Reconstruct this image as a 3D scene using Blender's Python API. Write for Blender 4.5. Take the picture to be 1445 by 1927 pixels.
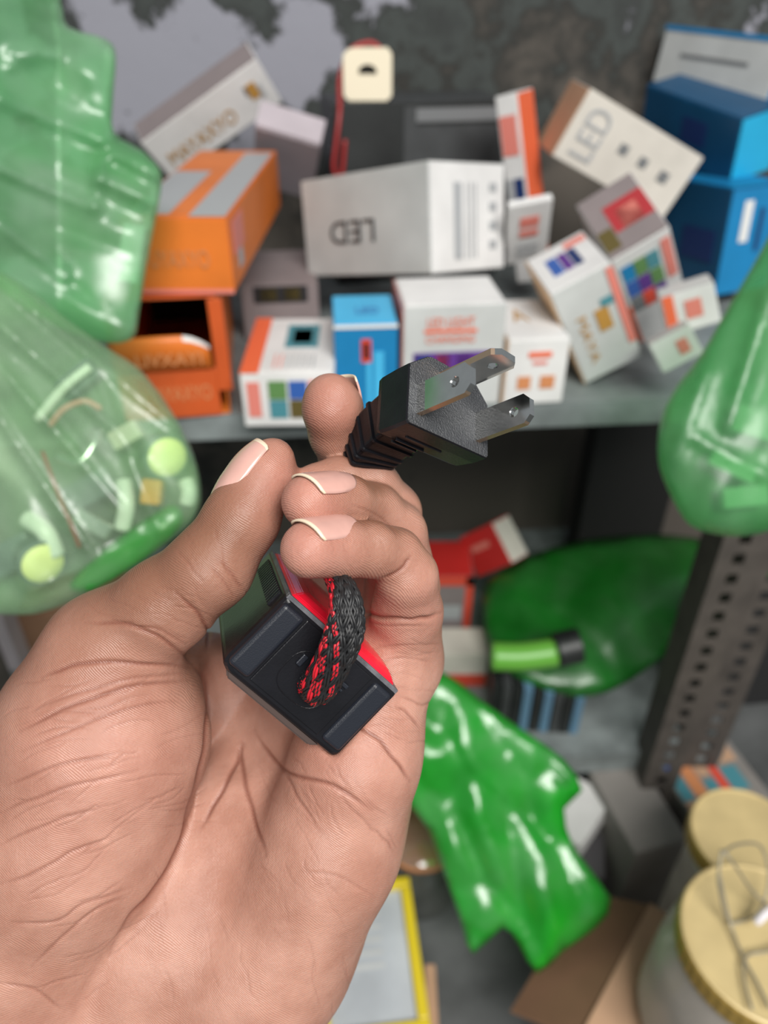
DEBUG = False
import bpy, bmesh, math, random
import numpy as np
from mathutils import Vector, Matrix
from mathutils.bvhtree import BVHTree

for o in list(bpy.data.objects):
    bpy.data.objects.remove(o, do_unlink=True)
SC = bpy.context.scene
COL = SC.collection
random.seed(7)

# ------------------------------------------------------------------ camera
W_PX, H_PX, LENS = 1445.0, 1927.0, 26.0
F_PX = H_PX * LENS / 36.0
PITCH = math.radians(35)
CAM = Vector((0, 0, 0.85))
cam_data = bpy.data.cameras.new('camera')
cam_data.sensor_fit = 'AUTO'
cam_data.sensor_width = 36.0
cam_data.lens = LENS
cam_data.clip_start = 0.01
cam_data.clip_end = 50
cam_data.dof.use_dof = True
cam_data.dof.focus_distance = 0.160
cam_data.dof.aperture_fstop = 10.5
cam = bpy.data.objects.new('camera', cam_data)
cam.location = CAM
cam.rotation_euler = (math.pi / 2 - PITCH, 0, 0)
COL.objects.link(cam)
SC.camera = cam

# ------------------------------------------------------------------ light
SC.view_settings.view_transform = 'Standard'
SC.view_settings.look = 'None'
SC.view_settings.gamma = 1.0
SC.view_settings.use_curve_mapping = False
SC.view_settings.exposure = 0.0
world = bpy.data.worlds.new('world')
SC.world = world
world.use_nodes = True
wbg = world.node_tree.nodes['Background']
wbg.inputs[0].default_value = (0.88, 0.95, 1.0, 1)
wbg.inputs[1].default_value = 0.29

def area_light(name, loc, target, size, size_y, power, color):
    d = bpy.data.lights.new(name, 'AREA')
    d.shape = 'RECTANGLE'
    d.size, d.size_y = size, size_y
    d.energy = power
    d.color = color
    o = bpy.data.objects.new(name, d)
    o.location = loc
    o.rotation_euler = (Vector(target) - Vector(loc)).to_track_quat('-Z', 'Y').to_euler()
    COL.objects.link(o)
    return o
# daylight through the open shop front behind and above the photographer
area_light('shopfront_daylight', (0.42, -0.86, 1.98), (0.0, 0.35, 0.62), 1.25, 0.85, 60, (1.0, 0.975, 0.94))

# ------------------------------------------------------------------ helpers
CX = Vector((1, 0, 0))
CU = Vector((0, math.sin(PITCH), math.cos(PITCH)))
CF = Vector((0, math.cos(PITCH), -math.sin(PITCH)))
CB = -CF
def ray(px, py):
    return CX * ((px - W_PX / 2) / F_PX) - CU * ((py - H_PX / 2) / F_PX) + CF
def P(px, py, d):                      # world point seen at a pixel at a depth (m)
    return CAM + ray(px, py) * d
def at_z(px, py, z):
    r = ray(px, py); return CAM + r * ((z - CAM.z) / r.z)
def at_y(px, py, y):
    r = ray(px, py); return CAM + r * (y / r.y)
def cdir(x, y, z):                     # direction given in camera axes
    return CX * x + CU * y + CB * z
def project(p):
    q = p - CAM; d = q.dot(CF)
    return (W_PX / 2 + q.dot(CX) / d * F_PX, H_PX / 2 - q.dot(CU) / d * F_PX, d)

def tag(o, label=None, cat=None, group=None, kind=None):
    if label: o['label'] = label
    if cat: o['category'] = cat
    if group: o['group'] = group
    if kind: o['kind'] = kind
    return o
def empty(name, loc, label=None, cat=None, group=None):
    o = bpy.data.objects.new(name, None)
    o.empty_display_size = 0.02
    o.location = loc
    COL.objects.link(o)
    return tag(o, label, cat, group)
def link_mesh(name, me, mats, parent=None, smooth=False):
    if not isinstance(mats, (list, tuple)): mats = [mats]
    for m in mats: me.materials.append(m)
    if smooth:
        me.polygons.foreach_set('use_smooth', [True] * len(me.polygons))
    o = bpy.data.objects.new(name, me)
    COL.objects.link(o)
    if parent is not None:
        o.parent = parent
        o.matrix_parent_inverse = Matrix.Identity(4)
    return o
def obj(name, bm, mats, parent=None, smooth=False):
    me = bpy.data.meshes.new(name)
    bm.normal_update()
    bm.to_mesh(me); bm.free()
    return link_mesh(name, me, mats, parent, smooth)
def frame(origin, x, y, z):            # 4x4 from origin and axes
    m = Matrix.Identity(4)
    for i, a in enumerate((x, y, z)):
        a = Vector(a).normalized()
        for k in range(3): m[k][i] = a[k]
    for k in range(3): m[k][3] = origin[k]
    return m
def box_bm(bm, lo, hi, M=None, bev=0.0, seg=2, mi=0):
    lo, hi = Vector(lo), Vector(hi)
    r = bmesh.ops.create_cube(bm, size=1.0)
    vs = r['verts']
    for v in vs:
        v.co = Vector([lo[k] + (v.co[k] + 0.5) * (hi[k] - lo[k]) for k in range(3)])
    fs = list({f for v in vs for f in v.link_faces})
    for f in fs: f.material_index = mi
    if bev > 0:
        es = list({e for v in vs for e in v.link_edges})
        g = bmesh.ops.bevel(bm, geom=es, offset=bev, segments=seg, profile=0.5, affect='EDGES')
        vs = list({v for f in g['faces'] for v in f.verts} | {v for v in vs if v.is_valid})
        for f in {f for v in vs for f in v.link_faces}: f.material_index = mi
    if M is not None:
        for v in vs: v.co = M @ v.co
    return vs
def prism_bm(bm, pts, z0, z1, M=None, mi=0):
    a = [bm.verts.new((x, y, z0)) for x, y in pts]
    b = [bm.verts.new((x, y, z1)) for x, y in pts]
    n = len(pts); fs = []
    for i in range(n):
        fs.append(bm.faces.new((a[i], a[(i + 1) % n], b[(i + 1) % n], b[i])))
    fs.append(bm.faces.new(a[::-1])); fs.append(bm.faces.new(b))
    for f in fs: f.material_index = mi
    if M is not None:
        for v in a + b: v.co = M @ v.co
    bmesh.ops.recalc_face_normals(bm, faces=fs)
    return a + b
def loft_bm(bm, rings, cap=True, mi=0, closed=False):
    vr = [[bm.verts.new(p) for p in r] for r in rings]
    n = len(vr[0]); fs = []
    m = len(vr)
    for i in range(m if closed else m - 1):
        A, B = vr[i], vr[(i + 1) % m]
        for k in range(n):
            fs.append(bm.faces.new((A[k], A[(k + 1) % n], B[(k + 1) % n], B[k])))
    if cap and not closed:
        fs.append(bm.faces.new(vr[0][::-1])); fs.append(bm.faces.new(vr[-1]))
    for f in fs: f.material_index = mi
    bmesh.ops.recalc_face_normals(bm, faces=fs)
    return vr
def catmull(pts, n):
    pts = [Vector(p) for p in pts]
    out = []
    for i in range(len(pts) - 1):
        p0 = pts[max(i - 1, 0)]; p1 = pts[i]; p2 = pts[i + 1]; p3 = pts[min(i + 2, len(pts) - 1)]
        for k in range(n):
            t = k / n
            out.append(0.5 * ((2 * p1) + (p2 - p0) * t + (2 * p0 - 5 * p1 + 4 * p2 - p3) * t * t + (3 * p1 - p0 - 3 * p2 + p3) * t ** 3))
    out.append(pts[-1])
    return out
def path_frames(path):
    T = []
    for i in range(len(path)):
        T.append((path[min(i + 1, len(path) - 1)] - path[max(i - 1, 0)]).normalized())
    up = Vector((0, 0, 1)) if abs(T[0].z) < 0.9 else Vector((1, 0, 0))
    N = (up - T[0] * up.dot(T[0])).normalized()
    fr = []
    for t in T:
        N = (N - t * N.dot(t)).normalized()
        fr.append((t, N, t.cross(N)))
    return fr
def tube_bm(bm, path, r, sides=8, mi=0, cap=True):
    path = [Vector(p) for p in path]
    fr = path_frames(path)
    rr = r if isinstance(r, (list, tuple)) else [r] * len(path)
    rings = []
    for p, (t, a, b), q in zip(path, fr, rr):
        rings.append([p + a * (q * math.cos(2 * math.pi * k / sides)) + b * (q * math.sin(2 * math.pi * k / sides)) for k in range(sides)])
    return loft_bm(bm, rings, cap, mi)
def lathe_bm(bm, prof, M=None, sides=32, mi=0):
    rings = [[Vector((r * math.cos(2 * math.pi * k / sides), r * math.sin(2 * math.pi * k / sides), z)) for k in range(sides)] for r, z in prof]
    if M is not None: rings = [[M @ p for p in r] for r in rings]
    return loft_bm(bm, rings, True, mi)

# ------------------------------------------------------------------ materials
def mat(name, color=(0.5, 0.5, 0.5), rough=0.5, metal=0.0, spec=0.5, noise=0.0, nscale=40.0, bump=0.0, bscale=200.0, coat=0.0):
    m = bpy.data.materials.new(name)
    m.use_nodes = True
    nt = m.node_tree; N = nt.nodes; L = nt.links
    b = N['Principled BSDF']
    c = tuple(color) + (1,)
    b.inputs['Base Color'].default_value = c
    b.inputs['Roughness'].default_value = rough
    b.inputs['Metallic'].default_value = metal
    b.inputs['Specular IOR Level'].default_value = spec
    if coat: b.inputs['Coat Weight'].default_value = coat
    tc = N.new('ShaderNodeTexCoord')
    if noise:
        n = N.new('ShaderNodeTexNoise'); n.inputs['Scale'].default_value = nscale; n.inputs['Detail'].default_value = 5
        L.new(tc.outputs['Object'], n.inputs['Vector'])
        r = N.new('ShaderNodeMapRange')
        r.inputs[1].default_value = 0.3; r.inputs[2].default_value = 0.7
        r.inputs[3].default_value = 1 - noise; r.inputs[4].default_value = 1 + noise * 0.5
        L.new(n.outputs['Fac'], r.inputs[0])
        x = N.new('ShaderNodeMix'); x.data_type = 'RGBA'; x.blend_type = 'MULTIPLY'
        x.inputs[0].default_value = 1
        x.inputs[6].default_value = c
        L.new(r.outputs[0], x.inputs[7])
        L.new(x.outputs[2], b.inputs['Base Color'])
    if bump:
        n = N.new('ShaderNodeTexNoise'); n.inputs['Scale'].default_value = bscale; n.inputs['Detail'].default_value = 3
        L.new(tc.outputs['Object'], n.inputs['Vector'])
        bp = N.new('ShaderNodeBump'); bp.inputs['Strength'].default_value = bump; bp.inputs['Distance'].default_value = 0.001
        L.new(n.outputs['Fac'], bp.inputs['Height'])
        L.new(bp.outputs[0], b.inputs['Normal'])
    return m
def srgb(r, g, b):
    f = lambda v: ((v / 255 + 0.055) / 1.055) ** 2.4 if v > 10 else v / 255 / 12.92
    return (f(r), f(g), f(b))

# ------------------------------------------------------------------ rigid fit: box axes from a seen corner
def fit_axes(o, d, ends, L0, stiff=12.0):
    """rigid box seen at a pixel corner o (depth d m): find the three edge directions whose ends fall on the pixels
    'ends', for edges of about L0 metres; the three faces meeting at o face the viewer"""
    o3 = np.array([(o[0] - W_PX / 2) / F_PX * d, -(o[1] - H_PX / 2) / F_PX * d, -d])
    vdir = o3 / np.linalg.norm(o3)
    tgt = np.array(ends, float); lL = np.log(np.array(L0, float))
    def rot(v):
        a = math.sqrt(v[0] ** 2 + v[1] ** 2 + v[2] ** 2)
        if a < 1e-9: return np.eye(3)
        k = v / a; K = np.array([[0, -k[2], k[1]], [k[2], 0, -k[0]], [-k[1], k[0], 0]])
        return np.eye(3) + math.sin(a) * K + (1 - math.cos(a)) * (K @ K)
    best = None
    rng = np.random.default_rng(3)
    init = np.zeros((3, 3))
    for k in range(3):
        e = (tgt[k] - np.array(o)) * d / F_PX / L0[k]; e[1] *= -1
        n = np.hypot(*e); e = e / max(1, n * 1.02)
        init[k, :2] = e; init[k, 2] = -math.sqrt(max(0.0, 1 - e @ e))
    for hnd in (1, -1):
        for t in range(7):
            m = init + (rng.normal(size=(3, 3)) * 0.5 if t else 0)
            U, S, Vt = np.linalg.svd(m)
            D = np.diag([1, 1, hnd * np.sign(np.linalg.det(U @ Vt))])
            R = U @ D @ Vt
            x = np.concatenate([np.zeros(3), lL])
            def res(x):
                B = R @ rot(x[:3])
                pts = o3 + B * np.exp(x[3:])[:, None]
                z = np.maximum(-pts[:, 2], 0.02)
                px = np.stack([W_PX / 2 + pts[:, 0] / z * F_PX, H_PX / 2 - pts[:, 1] / z * F_PX], 1)
                vis = np.minimum(B @ vdir - 0.03, 0) * 300
                return np.concatenate([(px - tgt).ravel(), (x[3:] - lL) * stiff, vis])
            lam = 1.0; r = res(x); c = r @ r
            for it in range(26):
                J = np.stack([(res(x + h) - r) / 1e-5 for h in np.eye(6) * 1e-5], 1)
                dx = -np.linalg.solve(J.T @ J + lam * np.eye(6) * 50, J.T @ r)
                r2 = res(x + dx); c2 = r2 @ r2
                if c2 < c: x, r, c, lam = x + dx, r2, c2, lam * 0.3
                else: lam *= 5
            if best is None or c < best[0]: best = (c, R @ rot(x[:3]), np.exp(x[3:]), float(np.abs(r[:6]).max()))
    c, B, L, e = best
    return P(o[0], o[1], d), [cdir(*B[k]) for k in range(3)], L, e

# ------------------------------------------------------------------ adapter frames (metres)
DEV_O = P(540, 1122, 0.156)
_m = np.array([[.672, -.670, -.318], [-.699, -.713, .028], [-.246, .206, -.947]])
_u, _s, _v = np.linalg.svd(_m)
DEV_AX = [cdir(*r) for r in _u @ _v]
DEV_L = (0.0350, 0.0205)
DEV_LEN = 0.038
PLG_O = P(765, 794, 0.152)
PLG_AX = [cdir(.734, -.250, -.631), cdir(.043, .945, -.325), cdir(.678, .212, .704)]
DEV_U, DEV_V, DEV_W = DEV_AX
PLG_U, PLG_V, PLG_N = PLG_AX
def dev(u, v, w): return DEV_O + DEV_U * u + DEV_V * v + DEV_W * w
def plg(u, v, n): return PLG_O + PLG_U * (u * 1.09) + PLG_V * v + PLG_N * n
DU, DV = float(DEV_L[0]), float(DEV_L[1])

# ------------------------------------------------------------------ hand: signed distance field, surface nets
def q(px, py, d): return np.array([(px - W_PX / 2) / F_PX * d, -(py - H_PX / 2) / F_PX * d, -d])
def qr(px, py, d, r): return q(px, py, d), r * d / F_PX
def to_mm(p):
    w = Vector(p) - CAM
    return np.array([w.dot(CX), w.dot(CU), w.dot(CB)]) * 1000

GH = 0.74
glo = np.array([-108.0, -150.0, -246.0]); ghi = np.array([26.0, 44.0, -134.0])
gn = ((ghi - glo) / GH).astype(int) + 1
gx = (glo[0] + GH * np.arange(gn[0], dtype=np.float32))[:, None, None]
gy = (glo[1] + GH * np.arange(gn[1], dtype=np.float32))[None, :, None]
gz = (glo[2] + GH * np.arange(gn[2], dtype=np.float32))[None, None, :]

def sd_cone(a, b):
    (pa, r1), (pb, r2) = a, b
    ba = pb - pa; l2 = float(ba @ ba); rr = r1 - r2
    a2 = l2 - rr * rr; il2 = 1.0 / l2
    X = gx - np.float32(pa[0]); Y = gy - np.float32(pa[1]); Z = gz - np.float32(pa[2])
    y = X * np.float32(ba[0]) + Y * np.float32(ba[1]) + Z * np.float32(ba[2])
    z = y - np.float32(l2)
    pp = X * X + Y * Y + Z * Z
    x2 = np.maximum(pp * np.float32(l2 * l2) - y * y * np.float32(l2), 0)
    y2 = y * y * np.float32(l2); z2 = z * z * np.float32(l2)
    k = np.sign(rr) * rr * rr * x2
    out = (np.sqrt(x2 * np.float32(a2 * il2)) + y * np.float32(rr)) * np.float32(il2) - np.float32(r1)
    c1 = np.sign(z) * np.float32(a2) * z2 > k
    c2 = np.sign(y) * np.float32(a2) * y2 < k
    out = np.where(c2, np.sqrt(x2 + y2) * np.float32(il2) - np.float32(r1), out)
    out = np.where(c1, np.sqrt(x2 + z2) * np.float32(il2) - np.float32(r2), out)
    return out.astype(np.float32)
def sd_ell(c, r, R=None):
    X = gx - np.float32(c[0]); Y = gy - np.float32(c[1]); Z = gz - np.float32(c[2])
    if R is None: R = np.eye(3)
    k0 = 0; k1 = 0
    for i in range(3):
        t = (X * np.float32(R[i][0]) + Y * np.float32(R[i][1]) + Z * np.float32(R[i][2])) / np.float32(r[i])
        k0 = k0 + t * t; k1 = k1 + (t / np.float32(r[i])) ** 2
    k0 = np.sqrt(k0); k1 = np.sqrt(k1)
    return (k0 * (k0 - 1) / np.maximum(k1, 1e-6)).astype(np.float32)
def smin(a, b, k):
    h = np.maximum(k - np.abs(a - b), 0) / k
    return np.minimum(a, b) - h * h * np.float32(k * 0.25)
def sbox(o, ax, lo, hi, r):
    X = gx - np.float32(o[0]); Y = gy - np.float32(o[1]); Z = gz - np.float32(o[2])
    dd = []
    for i in range(3):
        t = X * np.float32(ax[i][0]) + Y * np.float32(ax[i][1]) + Z * np.float32(ax[i][2])
        dd.append(np.abs(t - np.float32((lo[i] + hi[i]) / 2)) - np.float32((hi[i] - lo[i]) / 2 - r))
    out = np.sqrt(sum(np.maximum(t, 0) ** 2 for t in dd)) + np.minimum(np.maximum(np.maximum(dd[0], dd[1]), dd[2]), 0)
    return (out - np.float32(r)).astype(np.float32)
def chain(pts, k):
    n = [qr(*p) for p in pts]
    f = None
    for a, b in zip(n[:-1], n[1:]):
        s = sd_cone(a, b)
        f = s if f is None else smin(f, s, k)
    return f
def surface_nets(F, lo, h):
    nx, ny, nz = F.shape
    s = F < 0
    cnt = np.zeros((nx - 1, ny - 1, nz - 1), np.int8)
    for i in (0, 1):
        for j in (0, 1):
            for k in (0, 1):
                cnt += s[i:nx - 1 + i, j:ny - 1 + j, k:nz - 1 + k]
    mask = (cnt > 0) & (cnt < 8)
    I = np.argwhere(mask)
    idx = -np.ones(mask.shape, np.int64); idx[mask] = np.arange(len(I))
    acc = np.zeros((len(I), 3)); c = np.zeros(len(I))
    C = [(i, j, k) for i in (0, 1) for j in (0, 1) for k in (0, 1)]
    val = {t: F[I[:, 0] + t[0], I[:, 1] + t[1], I[:, 2] + t[2]] for t in C}
    for a in C:
        for ax in range(3):
            if a[ax] == 0:
                b = list(a); b[ax] = 1; b = tuple(b)
                m = (val[a] < 0) != (val[b] < 0)
                t = val[a] / np.where(m, val[a] - val[b], 1)
                p = np.tile(np.array(a, float), (len(I), 1)); p[:, ax] = t
                acc[m] += p[m]; c[m] += 1
    V = lo + h * (I + acc / c[:, None])
    faces = []
    for ax in range(3):
        sl0 = [slice(1, -1)] * 3; sl1 = [slice(1, -1)] * 3
        sl0[ax] = slice(0, -1); sl1[ax] = slice(1, None)
        a = s[tuple(sl0)]; b = s[tuple(sl1)]
        for flip in (False, True):
            E = np.argwhere((a & ~b) if not flip else (~a & b))
            off = np.ones(3, int); off[ax] = 0
            E = E + off
            u, v = (ax + 1) % 3, (ax + 2) % 3
            def nb(du, dv):
                g = E.copy(); g[:, u] -= du; g[:, v] -= dv
                return idx[g[:, 0], g[:, 1], g[:, 2]]
            qd = np.stack([nb(1, 1), nb(0, 1), nb(0, 0), nb(1, 0)], 1)
            faces.append(qd if not flip else qd[:, ::-1])
    return V, np.concatenate(faces)

# palm, thenar mound, wrist
palm = None
for c in [[(620, 1290, 210, 105), (640, 1500, 198, 120)], [(640, 1500, 198, 120), (525, 1720, 198, 140)],
          [(525, 1720, 198, 140), (400, 2000, 200, 180)], [(450, 1540, 207, 120), (400, 1800, 198, 165)],
          [(400, 1800, 200, 160), (280, 2080, 200, 190)], [(560, 1230, 220, 95), (450, 1540, 207, 120)],
          [(715, 1275, 186, 98), (672, 1425, 181, 106)], [(672, 1425, 181, 106), (620, 1600, 183, 114)],
          [(620, 1600, 183, 114), (510, 1800, 189, 142)],
          [(450, 1560, 203, 130), (320, 1690, 197, 150)], [(320, 1690, 197, 150), (200, 1850, 197, 175)],
          [(520, 1170, 222, 85), (740, 1220, 196, 75)]]:
    s = chain(c, 8)
    palm = s if palm is None else smin(palm, s, 9.0)
thenar = None
for c in [[(200, 1228, 176, 104), (195, 1385, 181, 184)], [(195, 1385, 181, 186), (140, 1560, 184, 188)],
          [(140, 1560, 184, 188), (50, 1760, 189, 180)], [(50, 1760, 189, 180), (100, 2060, 200, 220)],
          [(225, 1280, 190, 110), (420, 1300, 218, 105)]]:
    s = chain(c, 8)
    thenar = s if thenar is None else smin(thenar, s, 8.0)
thumb = chain([(200, 1228, 176, 104), (312, 1138, 170, 86), (396, 1068, 166, 77), (456, 975, 166, 67), (494, 900, 168, 55), (514, 864, 169, 40)], 3.0)
body = smin(palm, thenar, 2.0)
body = smin(body, thumb, 7.0)
# fingers
pinky = chain([(756, 1238, 190, 75), (766, 1150, 177, 66), (766, 1084, 167, 57), (744, 1044, 165, 50), (700, 1034, 161, 52), (645, 1033, 157, 54), (582, 1034, 150.5, 55)], 1.6)
ring = chain([(735, 1230, 206, 80), (758, 1105, 191, 68), (742, 1005, 180, 60), (705, 962, 175, 51), (650, 946, 166, 52), (582, 944, 157, 53)], 1.6)
middle = chain([(640, 1200, 216, 85), (735, 1060, 197, 62), (735, 965, 186, 56), (700, 915, 181, 50), (640, 908, 177, 47), (600, 912, 175, 42)], 2.0)
index = chain([(545, 1180, 222, 88), (680, 1040, 212, 64), (694, 930, 198, 56), (650, 868, 188, 46), (634, 815, 181, 51), (626, 770, 176, 55), (622, 752, 175, 49)], 2.0)
fg = np.minimum(np.minimum(pinky, ring), np.minimum(middle, index))
fg = smin(smin(smin(pinky, ring, 0.5), middle, 0.6), index, 0.6)
hand = smin(body, fg, 5.0)
# hollow of the cupped palm beside the adapter
hand = -smin(-hand, sd_cone(qr(428, 1320, 197, 62), qr(445, 1400, 193, 34)), 7.0)
# the grip presses against the adapter
do = to_mm(DEV_O); dax = [np.array([a.dot(CX), a.dot(CU), a.dot(CB)]) for a in DEV_AX]
cut = sbox(do, dax, (-0.2, -0.5, -0.2), (DU * 1000 + 0.2, DV * 1000 + 0.2, DEV_LEN * 1000 + 0.2), 1.5)
hand = -smin(-hand, cut, 1.0)
po = to_mm(PLG_O); pax = [np.array([a.dot(CX), a.dot(CU), a.dot(CB)]) for a in PLG_AX]
cut = sbox(po, pax, (0.3, 0.3, -14.0), (25.6, 17.5, 0.0), 2.0)
hand = -smin(-hand, cut, 0.6)
del palm, thenar, thumb, body, pinky, ring, middle, index, fg, cut
hand[0] = 1; hand[:, 0] = 1; hand[:, :, 0] = 1           # closed at the forearm cut, out of view
V, Fq = surface_nets(hand, glo, GH)
del hand
print('hand base', len(V), len(Fq)) if DEBUG else None

def mesh_from(V, F, name):
    me = bpy.data.meshes.new(name)
    me.vertices.add(len(V)); me.vertices.foreach_set('co', np.asarray(V, np.float32).ravel())
    n = F.shape[1]
    me.loops.add(F.size); me.loops.foreach_set('vertex_index', F.astype(np.int32).ravel())
    me.polygons.add(len(F))
    me.polygons.foreach_set('loop_start', np.arange(0, F.size, n, dtype=np.int32))
    me.polygons.foreach_set('loop_total', np.full(len(F), n, np.int32))
    me.update(calc_edges=True); me.validate()
    return me
def smooth_verts(V, F, it, lam=0.5):
    e = np.concatenate([F[:, [0, 1]], F[:, [1, 2]], F[:, [2, 3]], F[:, [3, 0]]])
    e = np.concatenate([e, e[:, ::-1]])
    deg = np.bincount(e[:, 0], minlength=len(V)).astype(float)[:, None]
    for _ in range(it):
        for l in (lam, -lam * 1.04):
            S = np.stack([np.bincount(e[:, 0], V[e[:, 1], k], len(V)) for k in range(3)], 1) / deg
            V = V + l * (S - V)
    return V
V = smooth_verts(V, Fq, 4)
HAND_O = P(440, 1700, 0.195)
BASIS = np.array([list(CX), list(CU), list(CB)])           # rows: camera axes in world
def cam_to_world(V): return (V @ BASIS) / 1000 + np.array(CAM)
me = mesh_from(cam_to_world(V) - np.array(HAND_O), Fq, 'hand_base')
tmp = bpy.data.objects.new('hand_base', me); COL.objects.link(tmp)
md = tmp.modifiers.new('s', 'SUBSURF'); md.levels = 1; md.render_levels = 1; md.subdivision_type = 'CATMULL_CLARK'
dg = bpy.context.evaluated_depsgraph_get()
hme = bpy.data.meshes.new_from_object(tmp.evaluated_get(dg))
bpy.data.objects.remove(tmp, do_unlink=True); bpy.data.meshes.remove(me)
nv = len(hme.vertices)
hv = np.zeros(nv * 3, np.float32); hme.vertices.foreach_get('co', hv); hv = hv.reshape(-1, 3).astype(float)
hn = np.zeros(nv * 3, np.float32); hme.vertex_normals.foreach_get('vector', hn); hn = hn.reshape(-1, 3).astype(float)
hw = hv + np.array(HAND_O)
hc = (hw - np.array(CAM)) @ BASIS.T                         # camera coords (m)
hnc = hn @ BASIS.T
hp = np.stack([W_PX / 2 + hc[:, 0] / -hc[:, 2] * F_PX, H_PX / 2 - hc[:, 1] / -hc[:, 2] * F_PX], 1)
facing = (hnc * hc).sum(1) / np.linalg.norm(hc, axis=1) < 0.25
# flexion lines and wrinkles: (points, width px, depth mm, shallowest depth, deepest depth)
CREASES = [
 ([(350, 1236), (384, 1278), (391, 1335), (382, 1425), (358, 1514), (333, 1603), (286, 1681), (238, 1734), (205, 1800)], 7, 1.0),
 ([(452, 1395), (458, 1455), (476, 1532), (500, 1610)], 7, 0.7),
 ([(455, 1400), (443, 1440), (405, 1510), (381, 1554)], 7, 0.7),
 ([(478, 1375), (535, 1449), (625, 1478), (702, 1526)], 6, 0.7),
 ([(535, 1449), (560, 1500), (600, 1560)], 5, 0.35),
 ([(645, 1358), (702, 1383), (744, 1431), (772, 1470)], 6, 0.6),
 ([(161, 1172), (238, 1175), (298, 1199), (357, 1240)], 6, 0.55),
 ([(240, 1180), (300, 1185), (350, 1215)], 5, 0.35),
 ([(77, 1276), (120, 1258), (178, 1246), (268, 1249), (357, 1256)], 6, 0.6),
 ([(36, 1377), (119, 1335), (238, 1294), (357, 1280)], 6, 0.5),
 ([(60, 1335), (160, 1300), (260, 1275), (350, 1268)], 5, 0.3),
 ([(40, 1415), (130, 1375), (250, 1330), (340, 1318)], 5, 0.3),
 ([(10, 1480), (110, 1440), (230, 1415)], 5, 0.35),
 ([(0, 1530), (60, 1505), (150, 1475), (260, 1450)], 5, 0.35),
 ([(0, 1590), (90, 1550), (190, 1520)], 5, 0.35),
 ([(0, 1665), (70, 1640), (130, 1605), (210, 1575)], 5, 0.4),
 ([(20, 1735), (100, 1735), (160, 1700), (250, 1670)], 5, 0.35),
 ([(60, 1820), (120, 1760), (190, 1705), (240, 1690)], 5, 0.35),
 ([(0, 1850), (60, 1860), (120, 1900)], 5, 0.35),
 ([(330, 1115), (372, 1155), (392, 1190), (388, 1225)], 6, 0.6),
 ([(412, 1052), (440, 1085), (455, 1110)], 5, 0.4),
 ([(395, 1062), (425, 1100), (440, 1125)], 4, 0.3),
 ([(330, 1030), (365, 1075), (385, 1100)], 4, 0.2),
 ([(676, 1150), (715, 1161), (765, 1166), (800, 1163), (828, 1154)], 6, 0.9),
 ([(690, 1170), (740, 1178), (800, 1176)], 4, 0.25),
 ([(772, 1046), (762, 1062), (742, 1080), (720, 1088)], 5, 0.6),
 ([(690, 1225), (740, 1215), (800, 1215)], 4, 0.2),
 ([(700, 1250), (750, 1238), (810, 1245)], 4, 0.2),
 ([(745, 1330), (765, 1340), (790, 1370)], 5, 0.4),
 ([(755, 1310), (790, 1325), (812, 1322)], 4, 0.3),
 ([(702, 1560), (725, 1580), (740, 1600)], 4, 0.3),
 ([(640, 1500), (680, 1540), (710, 1570)], 4, 0.25),
 ([(560, 1640), (640, 1650), (705, 1690)], 4, 0.2),
 ([(660, 950), (695, 962), (728, 985), (748, 1010)], 4, 0.25),
]
_r = random.Random(11)
def minor(n, box, ang, ln, dmm, wpx=3):
    for _ in range(n):
        x, y = _r.uniform(box[0], box[2]), _r.uniform(box[1], box[3])
        a = math.radians(ang + _r.uniform(-14, 14)); l = ln * _r.uniform(.5, 1.3); k = _r.uniform(-.12, .12) * l
        CREASES.append(([(x, y), (x + l * .5 * math.cos(a) - k * math.sin(a), y + l * .5 * math.sin(a) + k * math.cos(a)), (x + l * math.cos(a), y + l * math.sin(a))], wpx, dmm * _r.uniform(.5, 1.2)))
minor(34, (0, 1270, 300, 1560), -16, 110, .20)
minor(22, (0, 1540, 220, 1900), -30, 100, .18)
minor(16, (150, 1100, 340, 1230), 20, 70, .16)
minor(14, (330, 990, 470, 1110), 55, 55, .14)
minor(22, (470, 1420, 730, 1640), 55, 80, .15)
minor(16, (250, 1600, 660, 1900), 70, 90, .12)
minor(14, (690, 1180, 800, 1400), 10, 70, .16)
minor(10, (600, 1000, 740, 1075), 75, 40, .10)
crease = np.zeros(nv)
disp = np.zeros(nv)
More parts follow.
